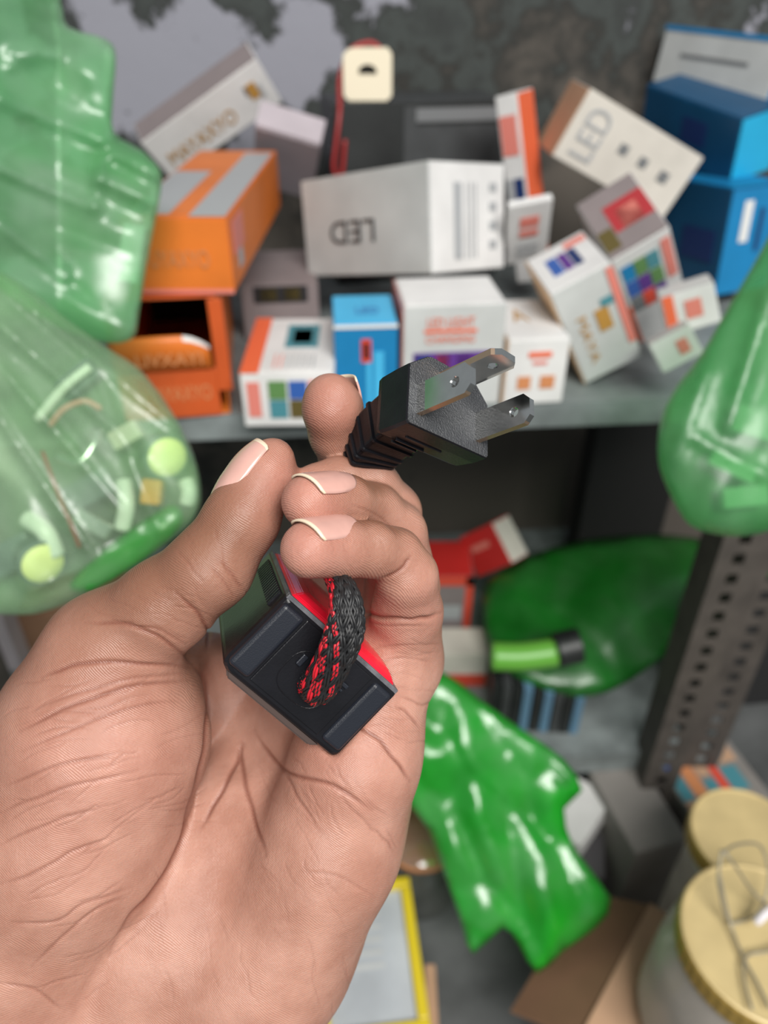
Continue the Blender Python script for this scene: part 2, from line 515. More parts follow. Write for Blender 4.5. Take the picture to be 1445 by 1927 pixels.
for ci, (pts, wpx, dmm) in enumerate(CREASES):
    pp = catmull([(x, y, 0) for x, y in pts], 8)
    pp = [(v.x + 0.9 * math.sin(i * 0.9 + ci), v.y + 0.9 * math.sin(i * 0.7 + 2 * ci)) for i, v in enumerate(pp)]
    lo = np.min(pp, 0) - 30; hi = np.max(pp, 0) + 30
    sel = np.where(facing & (hp[:, 0] > lo[0]) & (hp[:, 0] < hi[0]) & (hp[:, 1] > lo[1]) & (hp[:, 1] < hi[1]) & (hc[:, 2] > -0.215))[0]
    h = hp[sel]
    b = np.full(len(sel), 1e9); t0 = np.zeros(len(sel))
    for i in range(len(pp) - 1):
        a = np.array(pp[i]); e = np.array(pp[i + 1]) - a
        t = np.clip(((h - a) @ e) / (e @ e), 0, 1)
        dd = np.linalg.norm(h - a - t[:, None] * e, axis=1)
        m = dd < b; b[m] = dd[m]; t0[m] = (i + t[m]) / (len(pp) - 1)
    w = np.exp(-(b / (wpx * 0.58)) ** 2) * np.clip(np.sin(np.pi * np.clip(t0, 0.06, 0.94)) * 1.6, 0, 1)
    lip = np.exp(-((b - wpx * 1.9) / (wpx * 1.3)) ** 2) * np.clip(np.sin(np.pi * t0) * 1.6, 0, 1)
    disp[sel] += -dmm * w * 0.62 + 0.10 * dmm * lip
    crease[sel] = np.maximum(crease[sel], w * min(1, dmm / 0.6))
hv = hv + hn * (disp / 1000)[:, None]
hme.vertices.foreach_set('co', hv.astype(np.float32).ravel())
# pigment with some painted shade: pale palm, browner on the backs of the fingers, pinker pads
def blob(px, py, d, r): return np.exp(-(((hw - np.array(P(px, py, d))) ** 2).sum(1) / (r * r)))
pink = np.clip(blob(575, 940, .152, .009) + blob(575, 1034, .149, .009) + blob(620, 760, .170, .009) + blob(520, 900, .166, .008)
               + 0.5 * blob(190, 1430, .162, .022) + 0.5 * blob(650, 1400, .168, .016) + 0.6 * blob(770, 1120, .17, .012), 0, 1)
dors = np.array(CX) * 0.45 + np.array(CU) * 0.55 - np.array(CB) * 0.75
back = np.clip((hn @ (dors / np.linalg.norm(dors))) * 1.5 - 0.15, 0, 1)
dark = np.clip(back * 0.8 + 0.9 * blob(700, 930, .168, .011) * back + 0.6 * blob(715, 1005, .162, .010) + 0.62 * (blob(230, 1140, .168, .016) + blob(320, 1085, .165, .014) + blob(400, 1020, .163, .012) + blob(455, 950, .163, .011) + blob(90, 1230, .175, .018)) + 0.7 * blob(625, 790, .170, .015) + .45 * blob(20, 1400, .175, .02), 0, 1)  # thumb, index and thenar edge blobs put shade into the skin colour
for nm, arr in (('crease', crease), ('pink', pink), ('dark', dark)):
    at = hme.attributes.new(nm, 'FLOAT', 'POINT'); at.data.foreach_set('value', arr.astype(np.float32))
hme.update()

def skin_material():
    m = bpy.data.materials.new('skin'); m.use_nodes = True
    nt = m.node_tree; N = nt.nodes; L = nt.links; b = N['Principled BSDF']
    def attr(n):
        a = N.new('ShaderNodeAttribute'); a.attribute_name = n; return a.outputs['Fac']
    tc = N.new('ShaderNodeTexCoord')
    def noise(scale, detail=4, rough=0.55):
        n = N.new('ShaderNodeTexNoise'); n.inputs['Scale'].default_value = scale; n.inputs['Detail'].default_value = detail
        n.inputs['Roughness'].default_value = rough
        L.new(tc.outputs['Object'], n.inputs['Vector']); return n.outputs['Fac']
    def mixc(f, a, c, k=1.0):
        x = N.new('ShaderNodeMix'); x.data_type = 'RGBA'
        mu = N.new('ShaderNodeMath'); mu.operation = 'MULTIPLY'; mu.use_clamp = True
        L.new(f, mu.inputs[0]); mu.inputs[1].default_value = k
        L.new(mu.outputs[0], x.inputs[0]); L.new(a, x.inputs[6]); x.inputs[7].default_value = c + (1,)
        return x.outputs[2]
    cr = N.new('ShaderNodeValToRGB')
    cr.color_ramp.elements[0].position = 0.35; cr.color_ramp.elements[0].color = (0.33, 0.160, 0.114, 1)
    cr.color_ramp.elements[1].position = 0.68; cr.color_ramp.elements[1].color = (0.445, 0.240, 0.180, 1)
    L.new(noise(70), cr.inputs[0])
    c = cr.outputs[0]
    c = mixc(attr('dark'), c, (0.19, 0.085, 0.050), 0.95)
    c = mixc(attr('pink'), c, (0.44, 0.18, 0.14), 0.45)
    c = mixc(attr('crease'), c, (0.17, 0.055, 0.035), 0.8)
    L.new(c, b.inputs['Base Color'])
    b.inputs['Roughness'].default_value = 0.43
    b.inputs['Specular IOR Level'].default_value = 0.38
    b.inputs['Subsurface Weight'].default_value = 0.22
    b.inputs['Subsurface Radius'].default_value = (1.0, 0.35, 0.2)
    b.inputs['Subsurface Scale'].default_value = 0.0014
    # fine relief: ridges (warped bands) plus the cross-hatched cells of skin
    wv = N.new('ShaderNodeTexWave'); wv.wave_type = 'BANDS'; wv.bands_direction = 'DIAGONAL'
    wv.inputs['Scale'].default_value = 900; wv.inputs['Distortion'].default_value = 30; wv.inputs['Detail'].default_value = 1.0
    wv.inputs['Detail Scale'].default_value = 0.10
    L.new(tc.outputs['Object'], wv.inputs['Vector'])
    vo = N.new('ShaderNodeTexVoronoi'); vo.feature = 'DISTANCE_TO_EDGE'; vo.inputs['Scale'].default_value = 900
    L.new(tc.outputs['Object'], vo.inputs['Vector'])
    ad = N.new('ShaderNodeMath'); ad.operation = 'MULTIPLY_ADD'
    L.new(wv.outputs['Fac'], ad.inputs[0]); ad.inputs[1].default_value = 0.5
    mn = N.new('ShaderNodeMath'); mn.operation = 'MINIMUM'; L.new(vo.outputs['Distance'], mn.inputs[0]); mn.inputs[1].default_value = 0.25
    L.new(mn.outputs[0], ad.inputs[2])
    ad2 = N.new('ShaderNodeMath'); ad2.operation = 'MULTIPLY_ADD'
    L.new(noise(500, 3), ad2.inputs[0]); ad2.inputs[1].default_value = 1.3; L.new(ad.outputs[0], ad2.inputs[2])
    bp = N.new('ShaderNodeBump'); bp.inputs['Strength'].default_value = 0.45; bp.inputs['Distance'].default_value = 0.00024
    L.new(ad2.outputs[0], bp.inputs['Height']); L.new(bp.outputs[0], b.inputs['Normal'])
    return m
M_SKIN = skin_material()
hand = link_mesh('hand', hme, M_SKIN, smooth=True)
hand.location = HAND_O
tag(hand, 'left hand with cupped palm and curled fingers gripping the black plug adapter', 'hand')
# finger nails
M_NAIL = mat('nail', (0.56, 0.32, 0.27), 0.25, spec=0.6, noise=0.05, nscale=300, coat=0.25)
M_NAILTIP = mat('nail_tip', (0.66, 0.54, 0.40), 0.3, spec=0.5)
def nail(px, py, d, rpx, l, n, length, width, s0=0.0, lift=0.0, roll=1.25):
    """px, py, d, rpx: a sphere of the finger tip; l: towards the tip; n: outward; s0: how far past the sphere the free edge lies"""
    c = P(px, py, d); r = rpx * d / F_PX
    l = l.normalized(); n = (n - l * n.dot(l)).normalized(); w = l.cross(n)
    R = r * roll; c = c - n * (R - r - 0.00015 - lift)
    NS, NT = 18, 14
    amax = width / 2 / R
    bm = bmesh.new(); vs = []
    for i in range(NS + 1):
        sx = i / NS; vr = []
        for j in range(NT + 1):
            t = j / NT * 2 - 1
            cu = math.sqrt(max(0.0, 1 - t * t))
            sl = s0 - length * (1 - sx) * (0.66 + 0.34 * cu) - (1 - cu) * 0.0012 * sx
            th = amax * t * (0.90 + 0.10 * math.sin(math.pi * (0.25 + 0.6 * sx)))
            rad = R - 0.0010 * max(0.0, (sl - s0 * 0.2) / 0.006) ** 2 - 0.00055 * max(0.0, (0.30 - sx) / 0.30) ** 1.5 - 0.0004 * abs(t) ** 4
            e = n * math.cos(th) + w * math.sin(th)
            vr.append((bm.verts.new(c + l * sl + e * rad), bm.verts.new(c + l * sl + e * (rad - 0.00045))))
        vs.append(vr)
    for i in range(NS):
        for j in range(NT):
            for k in (0, 1):
                f = bm.faces.new((vs[i][j][k], vs[i][j + 1][k], vs[i + 1][j + 1][k], vs[i + 1][j][k]))
                f.material_index = 1 if i >= NS - 1 else 0
    for i in range(NS):
        for j in (0, NT): bm.faces.new((vs[i][j][0], vs[i + 1][j][0], vs[i + 1][j][1], vs[i][j][1])).material_index = 1 if i >= NS - 1 else 0
    for j in range(NT):
        for i in (0, NS): bm.faces.new((vs[i][j][0], vs[i][j + 1][0], vs[i][j + 1][1], vs[i][j][1])).material_index = 1 if i else 0
    bmesh.ops.recalc_face_normals(bm, faces=bm.faces)
    inv = Matrix.Translation(-HAND_O)
    for v in bm.verts: v.co = inv @ v.co
    return obj('fingernail', bm, [M_NAIL, M_NAILTIP], hand, True)
LN = cdir(-.62, -.10, .78)
nail(584, 946, .157, 53, LN, cdir(.14, .93, .36), .0140, .0124, .0030, .0003)
nail(584, 1034, .151, 55, LN, cdir(.14, .93, .36), .0140, .0122, .0030, .0005)
nail(478, 922, .168, 62, cdir(.52, .80, -.15), cdir(-.74, .48, .47), .0165, .0140, .0100, .0003)
nail(626, 770, .176, 55, cdir(-.10, .95, .25), cdir(.66, .30, -.68), .0130, .0128, .0075)

# ------------------------------------------------------------------ plug adapter held in the hand
M_BLK = mat('black_plastic', (0.007, 0.007, 0.009), 0.30, spec=0.32, noise=0.3, nscale=120, bump=0.06, bscale=1500)
M_BLKTEX = mat('textured_black_plastic', (0.040, 0.042, 0.046), 0.40, spec=0.6, bump=0.55, bscale=2400)  # base lighter than the body plastic, for the light on the plug face
M_SHOULDER = mat('satin_black_plastic', (0.010, 0.012, 0.018), 0.36, spec=0.5, bump=0.10, bscale=3500)
M_RIM = mat('worn_grey_rim', (0.10, 0.10, 0.11), 0.45, noise=0.5, nscale=400)
M_RED = mat('red_gloss', (0.70, 0.010, 0.030), 0.22, spec=0.4, noise=0.2, nscale=90)
M_STEEL = mat('nickel', (0.72, 0.72, 0.70), 0.10, metal=1.0, noise=0.08, nscale=300)
M_STEELEDGE = mat('brass_cut_edge', (0.85, 0.60, 0.42), 0.25, metal=1.0)
M_SMOKE = mat('smoky_brown_plastic', (0.060, 0.040, 0.034), 0.12, spec=0.6, coat=0.5)
M_STRB = mat('black_braid', (0.012, 0.012, 0.013), 0.5, noise=0.4, nscale=600)
M_STRR = mat('red_braid', (0.55, 0.012, 0.025), 0.42, noise=0.3, nscale=600)
ad_o = dev(DU / 2, DV / 2, 0.01)
adapter = empty('power_adapter', ad_o, 'black plug adapter with red cover, braided cord and three flat prongs in the hand', 'plug')
def aobj(name, bm, mats, parent=None, smooth=False):
    for v in bm.verts: v.co -= ad_o
    return obj(name, bm, mats, parent or adapter, smooth)
FD = frame(DEV_O, DEV_U, DEV_V, DEV_W)
mm = 0.001
# housing: cross-section in u,v with a round left edge and a chamfered bottom, lofted along w
def rounded_rect(u0, v0, u1, v1, rs, n=5):
    """corner radii rs: (u0,v0),(u1,v0),(u1,v1),(u0,v1)"""
    out = []
    for (cx, cy, r, a0) in ((u0 + rs[0], v0 + rs[0], rs[0], 180), (u1 - rs[1], v0 + rs[1], rs[1], 270), (u1 - rs[2], v1 - rs[2], rs[2], 0), (u0 + rs[3], v1 - rs[3], rs[3], 90)):
        for k in range(n + 1):
            a = math.radians(a0 + 90 * k / n)
            out.append((cx + r * math.cos(a), cy + r * math.sin(a)))
    return out
bm = bmesh.new()
rings = []
for w, ins in ((0, 1.3 * mm), (0.4 * mm, 0.55 * mm), (1.2 * mm, 0.1 * mm), (2.4 * mm, 0), (DEV_LEN - 2 * mm, 0), (DEV_LEN - .5 * mm, .6 * mm), (DEV_LEN, 1.4 * mm)):
    pr = rounded_rect(ins, ins * .35, DU - ins * .3, DV - ins, (0.5 * mm, 0.5 * mm, 1.2 * mm, 2.6 * mm))
    rings.append([FD @ Vector((x, y, w)) for x, y in pr])
loft_bm(bm, rings)
housing = aobj('housing', bm, M_BLK)
# textured side band (round left shoulder of the end face)
bm = bmesh.new()
for u0, u1, dz in ((0.5 * mm, 6.4 * mm, -1.3 * mm), (28.6 * mm, DU - 0.7 * mm, -0.9 * mm)):
    box_bm(bm, (u0, 1.0 * mm, dz), (u1, DV - 2.0 * mm, 1.2 * mm), FD, 1.05 * mm, 4)
aobj('end_shoulder', bm, M_SHOULDER)
bm = bmesh.new()
box_bm(bm, (7.0 * mm, 0.9 * mm, -0.35 * mm), (27.6 * mm, DV - 2.0 * mm, 0.6 * mm), FD, 0.25 * mm, 2)
aobj('end_plate', bm, M_BLK)
# round cord boss outlined on the end plate
bm = bmesh.new()
cu_, cv_ = 16.6 * mm, 10.6 * mm
ring = []
for k in range(33):
    a = 2 * math.pi * k / 32
    ring.append((cu_ + 6.4 * mm * math.copysign(abs(math.cos(a)) ** 0.7, math.cos(a)), cv_ + 5.6 * mm * math.copysign(abs(math.sin(a)) ** 0.7, math.sin(a))))
tube_bm(bm, [FD @ Vector((x, y, -0.36 * mm)) for x, y in ring], 0.14 * mm, 6, cap=False)
aobj('boss_outline', bm, M_BLK)
for (u0, v0, u1, v1) in ((11.6, 6.6, 13.0, 9.4), (20.0, 5.6, 24.6, 6.6), (20.0, 7.1, 24.2, 7.8)):
    bm = bmesh.new()
    box_bm(bm, (u0 * mm, v0 * mm, -1.1 * mm), (u1 * mm, v1 * mm, -0.2 * mm), FD, 0.25 * mm, 2)
    aobj('latch_tab', bm, M_SHOULDER)
# grip ribs on the left side near the back
for k in range(17):
    bm = bmesh.new()
    w = (5 + k * 1.6) * mm
    box_bm(bm, (-0.45 * mm, 0.9 * mm, w), (0.25 * mm, 5.0 * mm, w + 0.8 * mm), FD, 0.15 * mm, 1)
    aobj('grip_rib', bm, M_BLK)
# rim and red cover on the v = 0 side
bm = bmesh.new()
for (u0, u1, w0, w1) in ((0.2, DU / mm - .2, 0.3, 1.5), (0.2, DU / mm - .2, DEV_LEN / mm - 1.5, DEV_LEN / mm - .3), (0.2, 1.2, 1.5, DEV_LEN / mm - 1.5), (DU / mm - 1.2, DU / mm - .2, 1.5, DEV_LEN / mm - 1.5)):
    box_bm(bm, (u0 * mm, -0.7 * mm, w0 * mm), (u1 * mm, 0.5 * mm, w1 * mm), FD, 0.2 * mm, 2)
aobj('cover_rim', bm, M_RIM)
bm = bmesh.new()
rings = []
for h, i in ((0.3, 1.1), (-0.4, 1.1), (-1.3, 1.9), (-2.2, 3.6), (-2.6, 6.0)):
    rings.append([FD @ Vector((x, h * mm, w)) for x, w in ((i * mm, i * 1.3 * mm), (DU - i * mm, i * 1.3 * mm), (DU - i * mm, DEV_LEN - i * mm), (i * mm, DEV_LEN - i * mm))])
loft_bm(bm, rings)
bmesh.ops.bevel(bm, geom=list(bm.edges), offset=0.25 * mm, segments=2, affect='EDGES')
tag(aobj('red_cover', bm, M_RED), 'glossy red cover on the upper side')
# smoky lower lip
bm = bmesh.new()
lip = [(1.8, DV / mm - .6), (DU / mm - 4, DV / mm - .4), (DU / mm - 6.5, DV / mm + 1.5), (3.5, DV / mm + 1.2)]
prism_bm(bm, [(x * mm, y * mm) for x, y in lip], 1.2 * mm, DEV_LEN - 3 * mm, FD)
bmesh.ops.bevel(bm, geom=list(bm.edges), offset=0.4 * mm, segments=2, affect='EDGES')
tag(aobj('lower_cover', bm, M_SMOKE), 'smoky brown glossy lower cover')

# plug body
FP = frame(PLG_O, PLG_U, PLG_V, PLG_N)
HEX = [(0.5, 0), (23.3, 0), (23.7, 0.6), (23.7, 13.6), (19.4, 18.0), (18.6, 18.3), (6.2, 18.3), (5.4, 18.0), (0.2, 13.9), (0, 0.6)]
def ring_at(scale_u, scale_v, n, cu=11.85, cv=9.0):
    return [plg((cu + (x - 11.85) * scale_u) * mm, (cv + (y - 9.0) * scale_v) * mm, n * mm) for x, y in HEX]
bm = bmesh.new()
loft_bm(bm, [ring_at(.985, .98, 0.0), ring_at(1, 1, -0.35), ring_at(1, 1, -4), ring_at(.97, .96, -8.6, 11.6), ring_at(.90, .90, -9.8, 11.0), ring_at(.50, .55, -11.5, 9.4, 8.2)])
aobj('plug_body', bm, M_BLK)
bm = bmesh.new()
prism_bm(bm, [((11.85 + (x - 11.85) * .985) * 1.09 * mm, (9.0 + (y - 9.0) * .98) * mm) for x, y in HEX], -0.05 * mm, 0.12 * mm, FP)
aobj('plug_face', bm, M_BLKTEX)
# raised bars and recessed mark on the lower side of the plug
for (u0, u1, n0, n1) in ((5.0, 16.0, -5.6, -5.1), (4.5, 13.0, -8.2, -7.7), (4.5, 12.0, -9.6, -9.1)):
    bm = bmesh.new()
    box_bm(bm, (u0 * mm, -0.22 * mm, n0 * mm), (u1 * mm, 0.5 * mm, n1 * mm), FP, 0.08 * mm, 1)
    aobj('moulded_bar', bm, M_BLK)
# strain relief boot bending down towards the fingers
boot_path = catmull([plg(9.6 * mm, 8.4 * mm, -8.0 * mm), plg(9.0 * mm, 7.6 * mm, -12.5 * mm), P(706, 832, 0.1750), P(688, 860, 0.1785), P(676, 886, 0.1815)], 5)
bm = bmesh.new()
rings = []
bfr = []
for i, p in enumerate(boot_path):
    t = (boot_path[min(i + 1, len(boot_path) - 1)] - boot_path[max(i - 1, 0)]).normalized()
    a = (PLG_U - t * PLG_U.dot(t)).normalized()
    b = (PLG_V - t * PLG_V.dot(t)); b = (b - a * b.dot(a)).normalized()
    s = i / (len(boot_path) - 1)
    bfr.append((p, a, b, t, s))
    hw_, hh_ = (6.6 - 1.8 * s) * mm, (5.9 - 1.7 * s) * mm
    rr = rounded_rect(-hw_, -hh_, hw_, hh_, (0.9 * mm,) * 4, 3)
    rings.append([p + a * x + b * y for x, y in rr])
loft_bm(bm, rings)
aobj('strain_relief', bm, M_BLK, smooth=False)
for i in range(7, len(bfr) - 1, 2):
    p, a, b, t, s = bfr[i]
    bm = bmesh.new()
    rs = []
    for dz, g in ((-.5, -.1), (-.3, .5), (.3, .5), (.5, -.1)):
        hw_, hh_ = (6.6 - 1.8 * s + g) * mm, (5.9 - 1.7 * s + g) * mm
        rr = rounded_rect(-hw_, -hh_, hw_, hh_, (1.2 * mm,) * 4, 3)
        rs.append([p + a * x + b * y + t * (dz * mm) for x, y in rr])
    loft_bm(bm, rs)
    aobj('relief_rib', bm, M_BLK)
# three flat prongs with holes; axis n, width along v (two) or u (one)
def prong(base_u, base_v, wide, length, half, thick=1.5, hole=1.05, ch=1.6):
    """local: x across, y along n, z thickness"""
    o = plg(base_u * mm, base_v * mm, 0)
    across, thin = (PLG_V, PLG_U) if wide == 'v' else (PLG_U, PLG_V)
    M = frame(o, across, PLG_N, across.cross(PLG_N))
    out = [(-half, -1), (half, -1), (half, length - ch), (half - ch, length), (-half + ch, length), (-half, length - ch)]
    hy = length - 4.2
    bm = bmesh.new()
    angs = sorted([2 * math.pi * k / 24 for k in range(24)] + [math.atan2(y - hy, x) % (2 * math.pi) for x, y in out])
    def edge_pt(a):
        best = 1e9
        for i in range(6):
            (x0, y0), (x1, y1) = out[i], out[(i + 1) % 6]
            ex, ey = x1 - x0, y1 - y0; ca, sa = math.cos(a), math.sin(a)
            den = ca * ey - sa * ex
            if abs(den) < 1e-9: continue
            t = (x0 * ey - (y0 - hy) * ex) / den
            k = (x0 * sa - (y0 - hy) * ca) / den
            if t > 0 and -1e-6 <= k <= 1 + 1e-6: best = min(best, t)
        return best
    NA = len(angs)
    rad = [edge_pt(a) for a in angs]
    def ringv(rs, z): return [bm.verts.new((r * math.cos(a) * mm, (hy + r * math.sin(a)) * mm, z * thick / 2 * mm)) for r, a in zip(rs, angs)]
    o0, o1 = ringv(rad, -1), ringv(rad, 1)
    h0, h1 = ringv([hole * 1.15] * NA, -1), ringv([hole * 1.15] * NA, 1)
    m0, m1 = ringv([hole] * NA, -.75), ringv([hole] * NA, .75)
    for A, B in ((o0, o1), (h0, o0), (o1, h1), (m0, h0), (h1, m1), (m1, m0)):
        for i in range(NA):
            f = bm.faces.new((A[i], A[(i + 1) % NA], B[(i + 1) % NA], B[i]))
            if A is o0 and math.cos(angs[i]) < -.3 and math.sin(angs[i]) < .8: f.material_index = 1
    bmesh.ops.recalc_face_normals(bm, faces=bm.faces)
    for v in bm.verts: v.co = M @ v.co
    return aobj('prong', bm, [M_STEEL, M_STEELEDGE])
prong(3.1, 6.3, 'v', 15.0, 3.45)
prong(20.3, 6.5, 'v', 15.2, 3.5)
prong(12.0, 14.6, 'u', 16.2, 3.8)

# braided cord: from the end plate, over the red cover, behind the fingers, up to the boot
c0 = dev(cu_ + 1.6 * mm, cv_ - 0.4 * mm, 0.5 * mm)
cord_path = catmull([c0, c0 - DEV_W * 0.0040 - DEV_V * 0.0008, P(632, 1232, 0.1530), P(650, 1180, 0.1510), P(650, 1125, 0.1515), P(632, 1088, 0.1560), P(618, 1070, 0.1610)], 12)
NC = len(cord_path) - 1
cr = [(3.15 + 0.55 * math.sin(math.pi * min(1, i / NC * 1.25)) - 1.7 * max(0, i / NC - .5) / .5) * mm for i in range(NC + 1)]
bm = bmesh.new()
tube_bm(bm, cord_path, [r * 0.90 for r in cr], 14)
cord = aobj('cord', bm, M_STRB, smooth=True)
fr = path_frames(cord_path)
NST = 16
for sgn in (1, -1):
    for k in range(NST):
        for lane in (-1, 1):
            path = []
            for i in range(NC):
                for sub in range(2):
                    f = sub / 2
                    p = cord_path[i].lerp(cord_path[i + 1], f)
                    t, a, b = fr[i]
                    r = cr[i] * (1 - f) + cr[i + 1] * f
                    s = i + f
                    ang = 2 * math.pi * k / NST + sgn * s * 0.060 + lane * 0.085
                    wob = 0.00022 * math.cos(NST / 2 * (2 * sgn * s * 0.060) + math.pi * k)* sgn
                    path.append(p + a * ((r + wob) * math.cos(ang)) + b * ((r + wob) * math.sin(ang)))
            red = k in ((8, 9, 10, 11, 12) if sgn > 0 else (4, 5, 7, 8, 10))
            bm = bmesh.new()
            tube_bm(bm, path, 0.34 * mm, 5)
            aobj('strand', bm, M_STRR if red else M_STRB, cord, True)
# hidden run between the fingers up to the boot
bm = bmesh.new()
tube_bm(bm, catmull([P(622, 1078, 0.1590), P(640, 1000, 0.172), P(640, 940, 0.171), P(662, 905, 0.179), P(674, 888, 0.1810)], 6), 1.4 * mm, 8)
aobj('cord_upper_run', bm, M_STRR, smooth=True)

# ------------------------------------------------------------------ room
def wall_material():
    m = bpy.data.materials.new('peeling_wall'); m.use_nodes = True
    nt = m.node_tree; N = nt.nodes; L = nt.links; b = N['Principled BSDF']
    tc = N.new('ShaderNodeTexCoord')
    n1 = N.new('ShaderNodeTexNoise'); n1.inputs['Scale'].default_value = 9; n1.inputs['Detail'].default_value = 6; n1.inputs['Roughness'].default_value = 0.62
    L.new(tc.outputs['Object'], n1.inputs['Vector'])
    sep = N.new('ShaderNodeSeparateXYZ'); L.new(tc.outputs['Object'], sep.inputs[0])
    # more dark patches towards the right and low on the wall
    gr = N.new('ShaderNodeMapRange'); gr.inputs[1].default_value = -0.45; gr.inputs[2].default_value = 0.55; gr.inputs[3].default_value = -0.09; gr.inputs[4].default_value = 0.17
    L.new(sep.outputs[0], gr.inputs[0])
    gz_ = N.new('ShaderNodeMapRange'); gz_.inputs[1].default_value = 0.80; gz_.inputs[2].default_value = 0.55; gz_.inputs[3].default_value = 0.0; gz_.inputs[4].default_value = 0.32
    L.new(sep.outputs[2], gz_.inputs[0])
    a1 = N.new('ShaderNodeMath'); L.new(n1.outputs['Fac'], a1.inputs[0]); L.new(gr.outputs[0], a1.inputs[1])
    a2 = N.new('ShaderNodeMath'); L.new(a1.outputs[0], a2.inputs[0]); L.new(gz_.outputs[0], a2.inputs[1])
    r = N.new('ShaderNodeValToRGB'); e = r.color_ramp.elements
    e[0].position = 0.50; e[0].color = (0.275, 0.275, 0.315, 1)
    e[1].position = 0.535; e[1].color = (0.030, 0.033, 0.031, 1)
    x = e.new(0.62); x.color = (0.050, 0.058, 0.054, 1)
    x = e.new(0.66); x.color = (0.024, 0.024, 0.021, 1)
    x = e.new(0.80); x.color = (0.105, 0.090, 0.075, 1)
    L.new(a2.outputs[0], r.inputs[0]); L.new(r.outputs[0], b.inputs['Base Color'])
    b.inputs['Roughness'].default_value = 0.85
    bp = N.new('ShaderNodeBump'); bp.inputs['Strength'].default_value = 0.5; bp.inputs['Distance'].default_value = 0.004; bp.invert = True
    L.new(a2.outputs[0], bp.inputs['Height']); L.new(bp.outputs[0], b.inputs['Normal'])
    return m
M_WALL = wall_material()
M_FLOOR = mat('cement_floor', (0.10, 0.105, 0.105), 0.8, noise=0.5, nscale=14, bump=0.4, bscale=60)
M_CEIL = mat('grey_ceiling', (0.4, 0.4, 0.4), 0.9)
WALL_Y = 0.95
bm = bmesh.new(); box_bm(bm, (-1.5, WALL_Y, 0), (1.5, WALL_Y + 0.06, 1.8), bev=0.004)
tag(obj('wall_back', bm, M_WALL), kind='structure')
bm = bmesh.new(); box_bm(bm, (-1.5, -1.0, -0.05), (1.5, WALL_Y, 0.0), bev=0.004)
tag(obj('floor', bm, M_FLOOR), kind='structure')

# ------------------------------------------------------------------ steel rack
ZS = 0.595
sl, sr = at_z(370, 782, ZS), at_z(1200, 752, ZS)
SX = (sr - sl); SX.z = 0; SX.normalize(); SY = Vector((-SX.y, SX.x, 0)); SZ = Vector((0, 0, 1))
SM = frame(sl, SX, SY, SZ)
M_STEELGREY = mat('grey_painted_steel', (0.20, 0.225, 0.225), 0.5, noise=0.35, nscale=30, bump=0.15, bscale=150)
M_POST = mat('dull_galvanised_post', (0.075, 0.064, 0.055), 0.7, noise=0.3, nscale=40)
rack = empty('shelf_rack', at_z(722, 770, 0) * 1.0, 'grey steel rack with two cluttered shelves and slotted corner posts', 'shelf')
rk = rack.location.copy()
def robj(name, bm, m, parent=None):
    for v in bm.verts: v.co -= rk
    return obj(name, bm, m, parent or rack)
Z2 = 0.165
for nm, z, y0, lip in (('shelf_board', ZS, 0.0, 0.021), ('shelf_board', Z2, -0.005, 0.03)):
    bm = bmesh.new()
    # plate with a folded lip in front
    pts = [(y0, -lip), (y0, 0), (WALL_Y - sl.y - 0.05, 0), (WALL_Y - sl.y - 0.05, -0.004), (y0 + 0.003, -0.004), (y0 + 0.003, -lip)]
    a = []
    for x in (-0.38, 0.52):
        a.append([bm.verts.new(SM @ Vector((x, y, z - ZS + h))) for y, h in pts])
    n = len(pts)
    for i in range(n): bm.faces.new((a[0][i], a[0][(i + 1) % n], a[1][(i + 1) % n], a[1][i]))
    bm.faces.new(a[0][::-1]); bm.faces.new(a[1])
    bmesh.ops.recalc_face_normals(bm, faces=bm.faces)
    robj(nm, bm, M_STEELGREY)
def slotted_post(x0, y0, wide, z0, z1, right):
    """L angle with a column of slots in its front flange, real holes"""
    bm = bmesh.new(); t = 0.002; pitch = 0.022
    def bar(xa, xb, za, zb): box_bm(bm, (xa, y0, za), (xb, y0 + t, zb))
    bar(x0, x0 + wide * .36, z0, z1); bar(x0 + wide * .64, x0 + wide, z0, z1)
    z = z0
    while z < z1 - 0.001:
        bar(x0 + wide * .36, x0 + wide * .64, z, min(z + 0.010, z1)); z += pitch
    xs = x0 if right else x0 + wide - t
    box_bm(bm, (xs, y0 + t, z0), (xs + t, y0 + wide, z1))
    return robj('post', bm, M_POST)
slotted_post(0.283, 0.492, 0.037, 0.0, ZS - 0.023, True)
slotted_post(0.336, 0.520, 0.040, 0.0, ZS - 0.023, True)
slotted_post(-0.42, 0.49, 0.037, 0.0, 0.965, False)

# ------------------------------------------------------------------ cartons
def paper(name, c, rough=0.55, noise=0.12): return mat(name, c, rough, noise=noise, nscale=25, bump=0.05, bscale=80)
M_WHITE = paper('white_card', (0.66, 0.65, 0.64))
M_CREAM = paper('cream_card', (0.60, 0.56, 0.50))
M_GREYW = paper('grey_white_card', (0.50, 0.51, 0.50))
M_ORANGE = paper('orange_card', (0.66, 0.165, 0.022), 0.45)
M_ORANGED = paper('deep_orange_card', (0.52, 0.085, 0.016), 0.45)
M_BLUE = paper('blue_card', (0.008, 0.19, 0.42), 0.4)
M_LBLUE = paper('light_blue_card', (0.06, 0.42, 0.70), 0.4)
M_BLUESHADE = paper('shaded_blue_card', (0.006, 0.065, 0.15), 0.4)  # blue darkened to carry the shelf's shade on the right-hand stack
M_BLUELIT = paper('lit_blue_card', (0.02, 0.40, 0.66), 0.35)  # blue brightened to carry the light on the carton end
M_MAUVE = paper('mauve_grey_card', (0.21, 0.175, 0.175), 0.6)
M_DGREY = paper('dark_grey_card', (0.10, 0.10, 0.095), 0.7)
M_KRAFT = paper('brown_cardboard', (0.44, 0.27, 0.165), 0.8)
